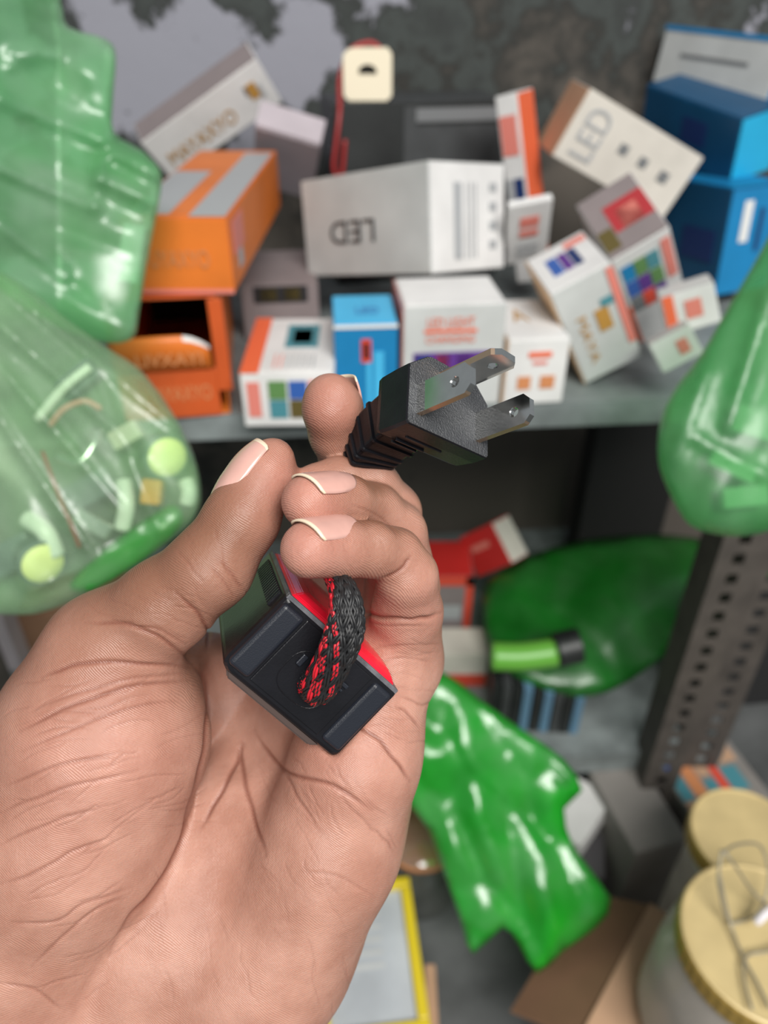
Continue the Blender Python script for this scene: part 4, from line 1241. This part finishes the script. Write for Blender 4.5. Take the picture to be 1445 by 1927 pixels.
M_BAGL = bag_mat('pale_green_film', (0.84, 0.96, 0.80), (0.40, 0.72, 0.38), 0.27, 0.34, .05, .9)
M_BAGU = bag_mat('green_film', (0.62, 0.90, 0.66), (0.22, 0.58, 0.26), 0.40, 0.34, .06, .9)
M_BAGR = bag_mat('mid_green_film', (0.42, 0.82, 0.45), (0.12, 0.45, 0.16), 0.38, 0.38, .04, .35)
M_BAGB = bag_mat('bright_green_film', (0.08, 0.72, 0.10), (0.018, 0.56, 0.035), 0.60, 0.28, .07, .25)
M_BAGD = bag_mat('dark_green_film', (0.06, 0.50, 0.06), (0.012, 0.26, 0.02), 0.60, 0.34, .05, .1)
pillow('plastic_bag', 'crumpled translucent green plastic bag hanging at top left, with a knotted fold', 
       [(-900, -120), (60, -80), (113, 0), (128, 50), (199, 73), (218, 105), (213, 186), (215, 249), (266, 282), (299, 316), (304, 349), (292, 419), (276, 498), (262, 585), (246, 640), (170, 640), (60, 590), (-60, 500), (-220, 420), (-900, 330)],
       lambda x, y: 0.43 - 0.22 * max(0.0, min(1.0, (110 - x) / 850)), 0.030, M_BAGU, step=8, amp=0.007, scale=26, seed=1, ridge=.6, grain=28, stretch=.35, facet=.009, round_px=110,  # unseen left stretch added so the prong reflects green
       folds=[((0, 185), (190, 262), 15, .010), ((190, 335), (300, 385), 14, .008), ((178, 380), (196, 300), 13, .006), ((-40, 300), (180, 392), 15, .009), ((20, 100), (110, 105), 12, .006), ((60, 100), (20, 125), 11, .005), ((215, 290), (292, 325), 13, .006), ((0, 420), (120, 520), 15, .008)])
pillow('plastic_bag', 'pale clear green plastic bag of small lamps hanging at the left, above the thumb',
       [(-130, 500), (-20, 505), (49, 540), (112, 590), (194, 650), (258, 690), (304, 745), (336, 796), (364, 856), (378, 923), (369, 968), (334, 1008), (243, 1073), (149, 1125), (86, 1150), (37, 1157), (-60, 1150), (-130, 1130)],
       0.375, 0.046, M_BAGL, step=8, amp=0.006, scale=42, seed=2, ridge=.7, grain=48, stretch=.14, facet=.004, folds=[((20, 545), (330, 800), 11, .005), ((0, 610), (260, 850), 11, .005), ((0, 690), (230, 960), 11, .005), ((-20, 760), (170, 1040), 8, .005), ((180, 700), (300, 1000), 11, .004), ((60, 1110), (330, 980), 9, .004)])
pillow('plastic_bag', 'bright green bag end folded inside the bottom of the pale left bag', [(130, 1100), (200, 1030), (262, 985), (318, 950), (345, 965), (330, 1003), (260, 1060), (170, 1112)], 0.372, .008, M_BAGB, step=9, amp=.003, scale=50, seed=9)
pillow('plastic_bag', 'mid green plastic bag with rounded bottom hanging at the right edge',
       [(1530, 320), (1470, 400), (1445, 447), (1410, 510), (1368, 581), (1319, 666), (1276, 722), (1248, 775), (1238, 825), (1241, 881), (1266, 941), (1297, 987), (1347, 1006), (1410, 1008), (1470, 990), (1560, 930)],
       0.42, 0.040, M_BAGR, step=11, amp=0.005, scale=30, seed=3, grain=115, stretch=.25, facet=.005, folds=[((1445, 560), (1370, 800), 14, .006), ((1330, 700), (1270, 860), 14, .004), ((1300, 820), (1445, 900), 10, .004)])
pillow('plastic_bag', 'bright green crumpled plastic bag draped below the lower shelf, right of the hand',
       [(790, 1290), (830, 1262), (905, 1318), (990, 1378), (1060, 1428), (1096, 1488), (1062, 1522), (1082, 1600), (1150, 1690), (1122, 1745), (1060, 1790), (1010, 1832), (978, 1780), (945, 1745), (890, 1796), (868, 1735), (838, 1650), (806, 1560), (760, 1500), (735, 1420), (760, 1340)],
       lambda x, y: 0.695 - (y - 1262) / 570 * 0.03, 0.030, M_BAGB, step=11, amp=0.018, scale=17, seed=4, ridge=.5, grain=60, stretch=.45, smooth_n=2, facet=.026)
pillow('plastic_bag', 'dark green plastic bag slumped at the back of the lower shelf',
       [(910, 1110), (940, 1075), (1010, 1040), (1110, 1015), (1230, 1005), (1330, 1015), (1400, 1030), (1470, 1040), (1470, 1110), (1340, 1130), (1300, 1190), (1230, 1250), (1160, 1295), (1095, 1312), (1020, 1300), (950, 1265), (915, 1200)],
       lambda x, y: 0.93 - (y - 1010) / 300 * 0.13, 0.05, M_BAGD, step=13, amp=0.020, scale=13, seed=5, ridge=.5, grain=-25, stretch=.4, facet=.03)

# small lamps and bits inside the left bag
M_YEL = mat('yellow_led_disc', (0.95, 0.90, 0.42), 0.45)
M_SLATE = mat('slate_plastic', (0.12, 0.15, 0.16), 0.4)
M_CLEARW = mat('white_plastic', (0.75, 0.76, 0.74), 0.3)
M_STEELB = mat('bright_tin', (0.7, 0.72, 0.72), 0.25, metal=1.0)
def lamp(label, px, py, d, r_px, back, length):
    c = P(px, py, d); n = -back.normalized(); r = r_px * d / F_PX
    u = n.cross(Vector((0, 0, 1))).normalized(); v = n.cross(u)
    M = frame(Vector((0, 0, 0)), u, v, n)
    root = empty('small_lamp', c, label, 'lamp', 'small lamps in the left bag')
    bm = bmesh.new(); lathe_bm(bm, [(r * .55, -length), (r * .6, -length * .55), (r * 1.02, -length * .4), (r * 1.12, -.001), (r * 1.12, 0.0002), (r * 1.0, 0.0004)], M, 28)
    obj('casing', bm, M_SLATE, root, True)
    bm = bmesh.new(); lathe_bm(bm, [(r * .98, 0.0004), (r * .95, 0.0012), (r * .3, 0.0016)], M, 28)
    obj('led_disc', bm, M_YEL, root, True)
    bm = bmesh.new(); lathe_bm(bm, [(r * .3, -length * 1.3), (r * .32, -length)], M, 16)
    obj('stem', bm, M_STEELB, root, True)
lamp('small lamp with round yellow disc in the left bag, the upper right one', 314, 860, .369, 38, cdir(-.55, .25, -.75), .030)
lamp('small lamp with round yellow disc in the left bag, the lower left one', 80, 1060, .369, 39, cdir(-.62, .30, -.70), .030)
def rod(name, label, pts, r, m, cat):
    pts = [P(*p) for p in pts]; c = pts[0]
    bm = bmesh.new(); tube_bm(bm, catmull([p - c for p in pts], 5), r, 10)
    o = obj(name, bm, m, None, True); o.location = c
    return tag(o, label, cat)
rod('white_sleeve', 'short white plastic sleeve standing in the middle of the left bag', [(232, 905, .372), (238, 950, .370), (230, 995, .372)], .0042, M_CLEARW, 'sleeve')
rod('clear_tube', 'thin white tube slanting across the top of the left bag', [(70, 790, .375), (120, 730, .373), (170, 690, .375)], .0024, M_CLEARW, 'tube')
rod('wire_lead', 'pinkish wire curled in the left bag near its centre', [(95, 800, .378), (120, 770, .374), (160, 755, .374), (190, 770, .376)], .0016, mat('pink_wire', (0.62, 0.30, 0.27), .4), 'wire')
rod('wire_lead', 'red wire lead running down the middle of the left bag', [(80, 850, .378), (110, 930, .372), (135, 990, .374), (150, 1030, .378)], .0011, M_WIRER, 'wire')
rod('metal_clip', 'curved shiny tin clip in the left bag beside the pink wire', [(110, 860, .374), (150, 870, .372), (175, 840, .374), (185, 810, .378)], .0030, M_STEELB, 'clip')
rod('white_sleeve', 'white plastic sleeve beside the lower left lamp in the bag', [(50, 975, .372), (85, 1000, .370), (105, 1045, .374)], .0048, M_CLEARW, 'sleeve')
rod('white_sleeve', 'stubby white sleeve against the right side of the left bag', [(350, 905, .372), (356, 925, .371), (352, 948, .372)], .0040, M_CLEARW, 'sleeve')
def small_block(name, label, cat, px, py, d, sx, sy, sz, ang, m):
    c = P(px, py, d); bm = bmesh.new()
    R = Matrix.Rotation(ang, 3, CF)
    x, y = R @ CX, R @ CU
    M = frame(Vector((0, 0, 0)), x, y, CB)
    box_bm(bm, (-sx / 2, -sy / 2, -sz / 2), (sx / 2, sy / 2, sz / 2), M, min(sx, sy, sz) * .15, 2)
    o = obj(name, bm, m); o.location = c
    return tag(o, label, cat)
small_block('plastic_block', 'small orange plastic block below the upper lamp in the left bag', 'block', 287, 926, .374, .0100, .0130, .008, .1, I['orange'] if False else mat('amber_plastic', (0.72, 0.30, 0.03), .35))
small_block('metal_bracket', 'flat tin bracket near the bottom of the left bag', 'bracket', 175, 985, .376, .020, .008, .004, .5, M_STEELB)
small_block('plastic_block', 'dark slate block in the left bag between its two lamps', 'block', 165, 925, .380, .030, .014, .008, -.5, M_SLATE)
small_block('plastic_block', 'dark slate block in the left bag beside its lower lamp', 'block', 25, 1045, .380, .024, .016, .008, -.5, M_SLATE)
small_block('plastic_block', 'dark slate block in the left bag above the pink wire', 'block', 150, 715, .382, .022, .012, .008, -.7, M_SLATE)
small_block('plastic_block', 'pale square block in the left bag behind the upper lamp', 'block', 238, 820, .380, .016, .010, .008, -.5, M_CREAM)
small_block('paper_card', 'white card inside the upper left bag seen through the film', 'card', 246, 478, .436, .013, .034, .003, .15, M_WHITE)
# things inside the right bag
for lb, a in (('crinkled clear packet in the right bag, the upper one', (1425, 800, .425, .030, .016, .008, .3)), ('crinkled clear packet in the right bag, the lower one', (1398, 935, .425, .026, .012, .008, -.1)), ('crinkled clear packet in the right bag, the middle one', (1375, 878, .426, .028, .010, .008, .45))):
    small_block('clear_packet', lb, 'packet', *a, M_GREYW)

# ------------------------------------------------------------------ lower shelf
Z2B = Z2 + 0.0008
upright('match_box', 'red and cream box tilted at the back of the lower shelf', (868, 1085), (952, 1100), 1002, Z2B, .05, M_REDC, right_side=True, sidemat=M_CREAM, prints=[('front', .25, .35, .75, .5, 'pinkred')]) if False else \
fit_carton('bulb_box', 'red box with cream end tilted at the back of the lower shelf', (925, 985), 0.885, [(866, 1022), (960, 1062), (962, 975)], (48, 52, 26), M_REDC, sidemat=M_CREAM, prints=[('front', .3, .3, .8, .45, 'pinkred')])
upright('bulb_box', 'mauve box with red top band behind the knuckles on the lower shelf', (790, 1215), (880, 1215), 1085, Z2B, .07, M_MAUVE, topmat=M_REDC, prints=[('front', 0, 0, 1, .12, 'red'), ('front', .3, .4, .8, .6, 'lgrey'), ('front', .86, 0, 1, 1, 'red')])
upright('bulb_box', 'low pale box with red base band on the lower shelf beside the knuckles', (820, 1290), (912, 1290), 1232, Z2B, .045, M_CREAM, prints=[('front', 0, .62, 1, 1, 'red')])
tb = P(985, 1236, .775)
torch = empty('torch', tb, 'lime green torch with a black screw cap lying on the dark green bag', 'torch')
for nm, pts, r, m in (('tube', [(925, 1235, .775), (980, 1236, .775), (1045, 1228, .775)], .0150, mat('lime_plastic', (0.13, 0.38, 0.05), .35)), ('screw_cap', [(1047, 1224, .772), (1070, 1218, .772), (1090, 1214, .772)], .0185, M_CHARC)):
    bm = bmesh.new(); tube_bm(bm, catmull([P(*p) - tb for p in pts], 5), r, 16); obj(nm, bm, m, torch, True)
ORD = ['leftmost', 'second from the left', 'third from the left', 'fourth from the left', 'middle', 'fourth from the right', 'third from the right', 'second from the right', 'rightmost']
for k in range(9):
    x = 918 + k * 19; t = (0, 2, 0, 1, 0, 1, 2, 0, 1)[k]
    upright('card_packet', '%s narrow packet, %s of the nine in the lower shelf row' % (('dark', 'pale blue', 'grey')[t], ORD[k]), (x, 1372 + k * 1.2), (x + 16, 1372.5 + k * 1.2), 1290 + k * 3, Z2B, .03,
            (M_CHARC, None, M_CHARC2)[t] or paper('slate_blue_card_%d' % k, (.10, .20, .30)), group='narrow packets on the lower shelf', cat='packet')
# added black block standing in for the dark recess under the shelf
upright('dark_fill', 'tall black block filling the dark recess against the wall under the upper shelf', (1075, 1075), (1225, 1075), 790, Z2B, .05, mat('recess_black', (.012, .012, .011), .8))
upright('bulb_box', 'pale lilac box at the left edge, below the left bag', (-60, 1268), (44, 1262), 1165, Z2B, .05, paper('lilac_card', (0.42, 0.37, 0.39)), cat='box')
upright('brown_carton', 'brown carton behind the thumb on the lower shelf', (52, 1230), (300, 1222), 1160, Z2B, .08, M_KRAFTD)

# ------------------------------------------------------------------ floor things
def flat_box(name, label, a, b, z, h, depth, m, **kw):
    """box whose top front edge runs from pixel a to pixel b at height z"""
    A, B = at_z(a[0], a[1], z), at_z(b[0], b[1], z)
    x = B - A; wd = x.length; x.normalize(); y = Vector((-x.y, x.x, 0))
    if DEBUG: print('FLAT', name, [round(t * 1000) for t in (wd, h, depth)], [round(t, 3) for t in A])
    return carton(name, label, A, (x, Vector((0, 0, -1)), y), (wd, h, depth), m, **kw)
flat_box('grey_carton', 'grey carton with a worn top on the floor below the shelf posts', (1195, 1606), (1296, 1580), .133, .131, .10, paper('grey_board', (0.21, 0.195, 0.18)))
flat_box('printed_carton', 'grey carton with a blue and rust coloured picture on its lid, behind the gold jars', (1318, 1560), (1470, 1520), .133, .131, .10, paper('grey_board_2', (0.21, 0.195, 0.18)),
    prints=[('top', .02, .05, .30, .30, M_KRAFT), ('top', .02, .32, .16, .62, 'teal'), ('top', .18, .34, .34, .80, 'tan'), ('top', .36, .1, .5, .5, 'teal'), ('top', .52, .2, .62, .9, 'red'), ('top', .64, .3, .84, .6, 'teal'), ('top', .36, .55, .5, .9, M_KRAFT), ('top', .04, .66, .16, .92, 'blue'), ('top', .66, .65, .92, .9, M_KRAFT)])
fit_carton('white_carton', 'flat white carton corner sticking out from under the bright green bag', (1092, 1592), .775, [(1153, 1497), (1020, 1545), (1092, 1618)], (72, 60, 18), M_WHITE, stiff=25, flaps=())
upright('dark_fill', 'added black block filling the dark area behind the slotted posts on the lower shelf', (1268, 1337), (1470, 1322), 1128, Z2B, .03, mat('gap_black', (.014, .014, .014), .8))  # added block, darkens the region behind the posts
flat_box('dark_box', 'dark grey box on the floor between the white carton and the grey carton', (1088, 1642), (1138, 1652), .080, .078, .08, paper('dark_grey_board', (0.085, 0.08, 0.085)))
# yellow framed box
M_YFR = mat('yellow_plastic', (0.68, 0.52, 0.02), 0.4)
M_PANE = mat('frosted_pane', (0.52, 0.55, 0.58), 0.25, noise=0.25, nscale=14)
c0_, c1_, c2_ = at_z(770, 1648, .10), at_z(800, 1935, .10), at_z(590, 1668, .10)
yx = (c2_ - c0_); yx.z = 0; yl = yx.length; yx.normalize(); yy = Vector((-yx.y, yx.x, 0)); yy = yy if yy.dot(c1_ - c0_) > 0 else -yy
dl_ = (c1_ - c0_).dot(yy) * 1.02; cc = c0_ + yx * yl / 2 + yy * dl_ / 2; cc.z = 0
root = empty('display_tray', cc, 'yellow framed tray with a frosted grey pane, on the floor beside the wrist', 'tray')
M = frame(c0_ - cc, yx, yy, Vector((0, 0, 1)) if True else None)
fw = .0105
for lo, hi in (((0, 0), (yl, fw)), ((0, dl_ - fw), (yl, dl_)), ((0, fw), (fw, dl_ - fw)), ((yl - fw, fw), (yl, dl_ - fw))):
    bm = bmesh.new(); box_bm(bm, (lo[0], lo[1], -.018), (hi[0], hi[1], 0), M, .0015, 2); bmesh.ops.recalc_face_normals(bm, faces=bm.faces); obj('frame_bar', bm, M_YFR, root)
bm = bmesh.new(); box_bm(bm, (fw, fw, -.010), (yl - fw, dl_ - fw, -.006), M, .0005, 1); bmesh.ops.recalc_face_normals(bm, faces=bm.faces); obj('pane', bm, M_PANE, root)
bm = bmesh.new(); box_bm(bm, (.002, .002, -.0992), (yl - .002, dl_ - .002, -.018), M, .002, 1); bmesh.ops.recalc_face_normals(bm, faces=bm.faces); obj('body', bm, M_GREYW, root)
bm = bmesh.new()
for k in range(5): box_bm(bm, (.035, .03 + k * .012, -.0064), (.075, .034 + k * .012, -.0056), M)
bmesh.ops.recalc_face_normals(bm, faces=bm.faces); obj('printed_panel', bm, M_GREYW, root)
flat_box('brown_carton', 'small brown cardboard box against the yellow framed tray', (803, 1795), (822, 1795), .085, .084, .0 + .10, M_KRAFT) if False else \
flat_box('brown_carton', 'narrow brown cardboard box against the yellow framed tray', (806, 1985), (828, 1985), .080, .079, .075, M_KRAFT)
# clear round jar behind the bag
M_CLEAR = bag_mat('clear_plastic', (0.86, 0.88, 0.86), (0.40, 0.40, 0.38), 0.30, 0.12, .08)
cj = at_z(790, 1620, .05); cj.z = 0
bm = bmesh.new(); rj = .048
lathe_bm(bm, [(rj * .6, .0005), (rj * .9, .004), (rj, .02), (rj, .075), (rj * .93, .085), (rj * .80, .092), (rj * .80, .100)], None, 40)
root = empty('clear_jar', cj, 'clear round plastic jar between the wrist and the bright green bag', 'jar')
obj('jar_body', bm, M_CLEAR, root, True)
bm = bmesh.new(); lathe_bm(bm, [(rj * .86, .098), (rj * .88, .100), (rj * .88, .108), (rj * .84, .111)], None, 40); obj('lid', bm, M_CLEAR, root, True)
bm = bmesh.new(); lathe_bm(bm, [(rj * .885, .1005), (rj * .905, .1015), (rj * .905, .1065), (rj * .885, .1075)], None, 40); obj('lid_band', bm, I['tan'], root, True)

# open brown cardboard box at the bottom right
A_ = at_z(1082, 1960, .150); B_ = at_z(1222, 1697, .150)
ex = (B_ - A_); lx = ex.length; ex.normalize(); ey = Vector((ex.y, -ex.x, 0))
print('CBOX', A_, B_, ey) if DEBUG else None
root = empty('cardboard_box', Vector((A_.x, A_.y, 0)) + ex * lx / 2 + ey * .1, 'open brown cardboard box at the bottom right, under the gold lidded jar', 'box')
M = frame(A_ - root.location, ex, ey, Vector((0, 0, 1)))
M = frame(A_ - root.location, ex, ey, ex.cross(ey))
zs = 1 if (ex.cross(ey)).z > 0 else -1
def cpart(nm, lo, hi, m_, tilt=None):
    bm = bmesh.new()
    lo2 = (lo[0], lo[1], min(lo[2] * zs, hi[2] * zs)); hi2 = (hi[0], hi[1], max(lo[2] * zs, hi[2] * zs))
    vs = box_bm(bm, lo2, hi2, None, .0008, 1)
    if tilt:
        piv, ax_, an = tilt
        R = Matrix.Rotation(an, 3, ax_)
        for v in bm.verts: v.co = R @ (v.co - Vector(piv)) + Vector(piv)
    for v in bm.verts: v.co = M @ v.co
    bmesh.ops.recalc_face_normals(bm, faces=bm.faces)
    return obj(nm, bm, m_, root)
wd_ = .175
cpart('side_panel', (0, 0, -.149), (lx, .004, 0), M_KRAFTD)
cpart('side_panel', (0, wd_ - .004, -.149), (lx, wd_, 0), M_KRAFT)
cpart('end_panel', (0, .004, -.149), (.004, wd_ - .004, 0), M_KRAFT)
cpart('end_panel', (lx - .004, .004, -.149), (lx, wd_ - .004, 0), M_KRAFT)
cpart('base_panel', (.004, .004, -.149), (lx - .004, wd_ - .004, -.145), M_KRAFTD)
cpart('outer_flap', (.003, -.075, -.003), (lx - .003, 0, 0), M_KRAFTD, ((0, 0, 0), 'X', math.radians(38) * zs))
cpart('lid_flap', (.002, .001, .0005), (lx - .002, wd_ * .96, .0035), M_KRAFT)
# jars with gold lids
M_GOLD = mat('gold_lid', (0.60, 0.47, 0.23), 0.42, metal=0.12, spec=0.5, noise=0.12, nscale=40)
M_GOLDR = mat('gold_lid_rim', (0.46, 0.30, 0.07), 0.45, metal=0.4)
M_JAR = bag_mat('frosted_jar', (0.80, 0.80, 0.78), (0.64, 0.59, 0.53), 0.78, 0.25, .06)
def jar(label, px, py, r_px, z, z0, bw):
    c = at_z(px, py, z); dz = project(c)[2]; r = r_px * dz / F_PX
    root = empty('glass_jar', Vector((c.x, c.y, z0)), label, 'jar')
    h = z - z0
    bm = bmesh.new()
    n = 96; rings = []
    for zz, rr, rib in ((h - .020, r * .995, 1), (h - .003, r, 1), (h - .0008, r * .985, 0), (h, r * .955, 0), (h - .0016, r * .93, 0), (h - .0016, r * .30, 0)):
        rings.append([Vector(((rr + (.0006 if (k % 2 and rib) else 0)) * math.cos(2 * math.pi * k / n), (rr + (.0006 if (k % 2 and rib) else 0)) * math.sin(2 * math.pi * k / n), zz)) for k in range(n)])
    loft_bm(bm, rings)
    for f in bm.faces:
        if abs(f.normal.z) < .5: f.material_index = 1
    obj('lid', bm, [M_GOLD, M_GOLDR], root)
    bm = bmesh.new()
    lathe_bm(bm, [(r * .7, .0008), (r * bw * .94, .006), (r * bw, .02), (r * bw, h * .55), (r * bw * .97, h * .70), (r * min(bw, .95), h * .82), (r * .93, h - .021)], None, 48)
    obj('jar_body', bm, M_JAR, root, True)
    if DEBUG: print('JAR', c, r)
    return c, r
j1, r1 = jar('large frosted jar with a gold ribbed lid, nearest at the bottom right corner', 1440, 1768, 153, .300, .1545, 1.10)
j2, r2 = jar('frosted jar with a gold lid standing behind the nearest gold lidded jar', 1408, 1572, 104, .240, 0, .90)
# wire loops and a tiny bulb lying on the lids
M_WIREB = mat('dull_tinned_wire', (0.30, 0.27, 0.20), 0.4, metal=0.5)
def on_lid(px, py, lift): return at_z(px, py, .300 + lift)
root = empty('wire_loop', on_lid(1405, 1720, .004), 'loop of thin stiff wire with a tiny clear bulb resting on the gold lids', 'wire')
rl = root.location.copy()
for pts in ([(1358, 1598, .045), (1352, 1660, .03), (1368, 1730, .006), (1392, 1735, .004), (1430, 1712, .006), (1447, 1650, .02), (1430, 1592, .035), (1385, 1590, .042), (1362, 1605, .045)],
            [(1360, 1600, .046), (1380, 1625, .04), (1410, 1670, .02), (1440, 1700, .012), (1475, 1720, .008)],
            [(1352, 1640, .03), (1375, 1740, .006), (1398, 1800, .004), (1425, 1850, .004), (1450, 1900, .004)],
            [(1500, 1770, .006), (1445, 1790, .006), (1405, 1800, .005), (1400, 1840, .004), (1415, 1900, .004)]):
    bm = bmesh.new(); tube_bm(bm, [p - rl for p in catmull([on_lid(*p) for p in pts], 6)], .0010, 8)
    obj('wire', bm, M_WIREB, root, True)
bm = bmesh.new(); tube_bm(bm, [p - rl for p in catmull([on_lid(1424, 1735, .012), on_lid(1432, 1728, .016), on_lid(1445, 1716, .020), on_lid(1460, 1706, .024)], 4)], [.0030] * 12 + [.0022], 12)
obj('bulb', bm, mat('clear_bulb', (0.85, 0.80, 0.82), 0.05, spec=0.9, coat=1.0), root, True)
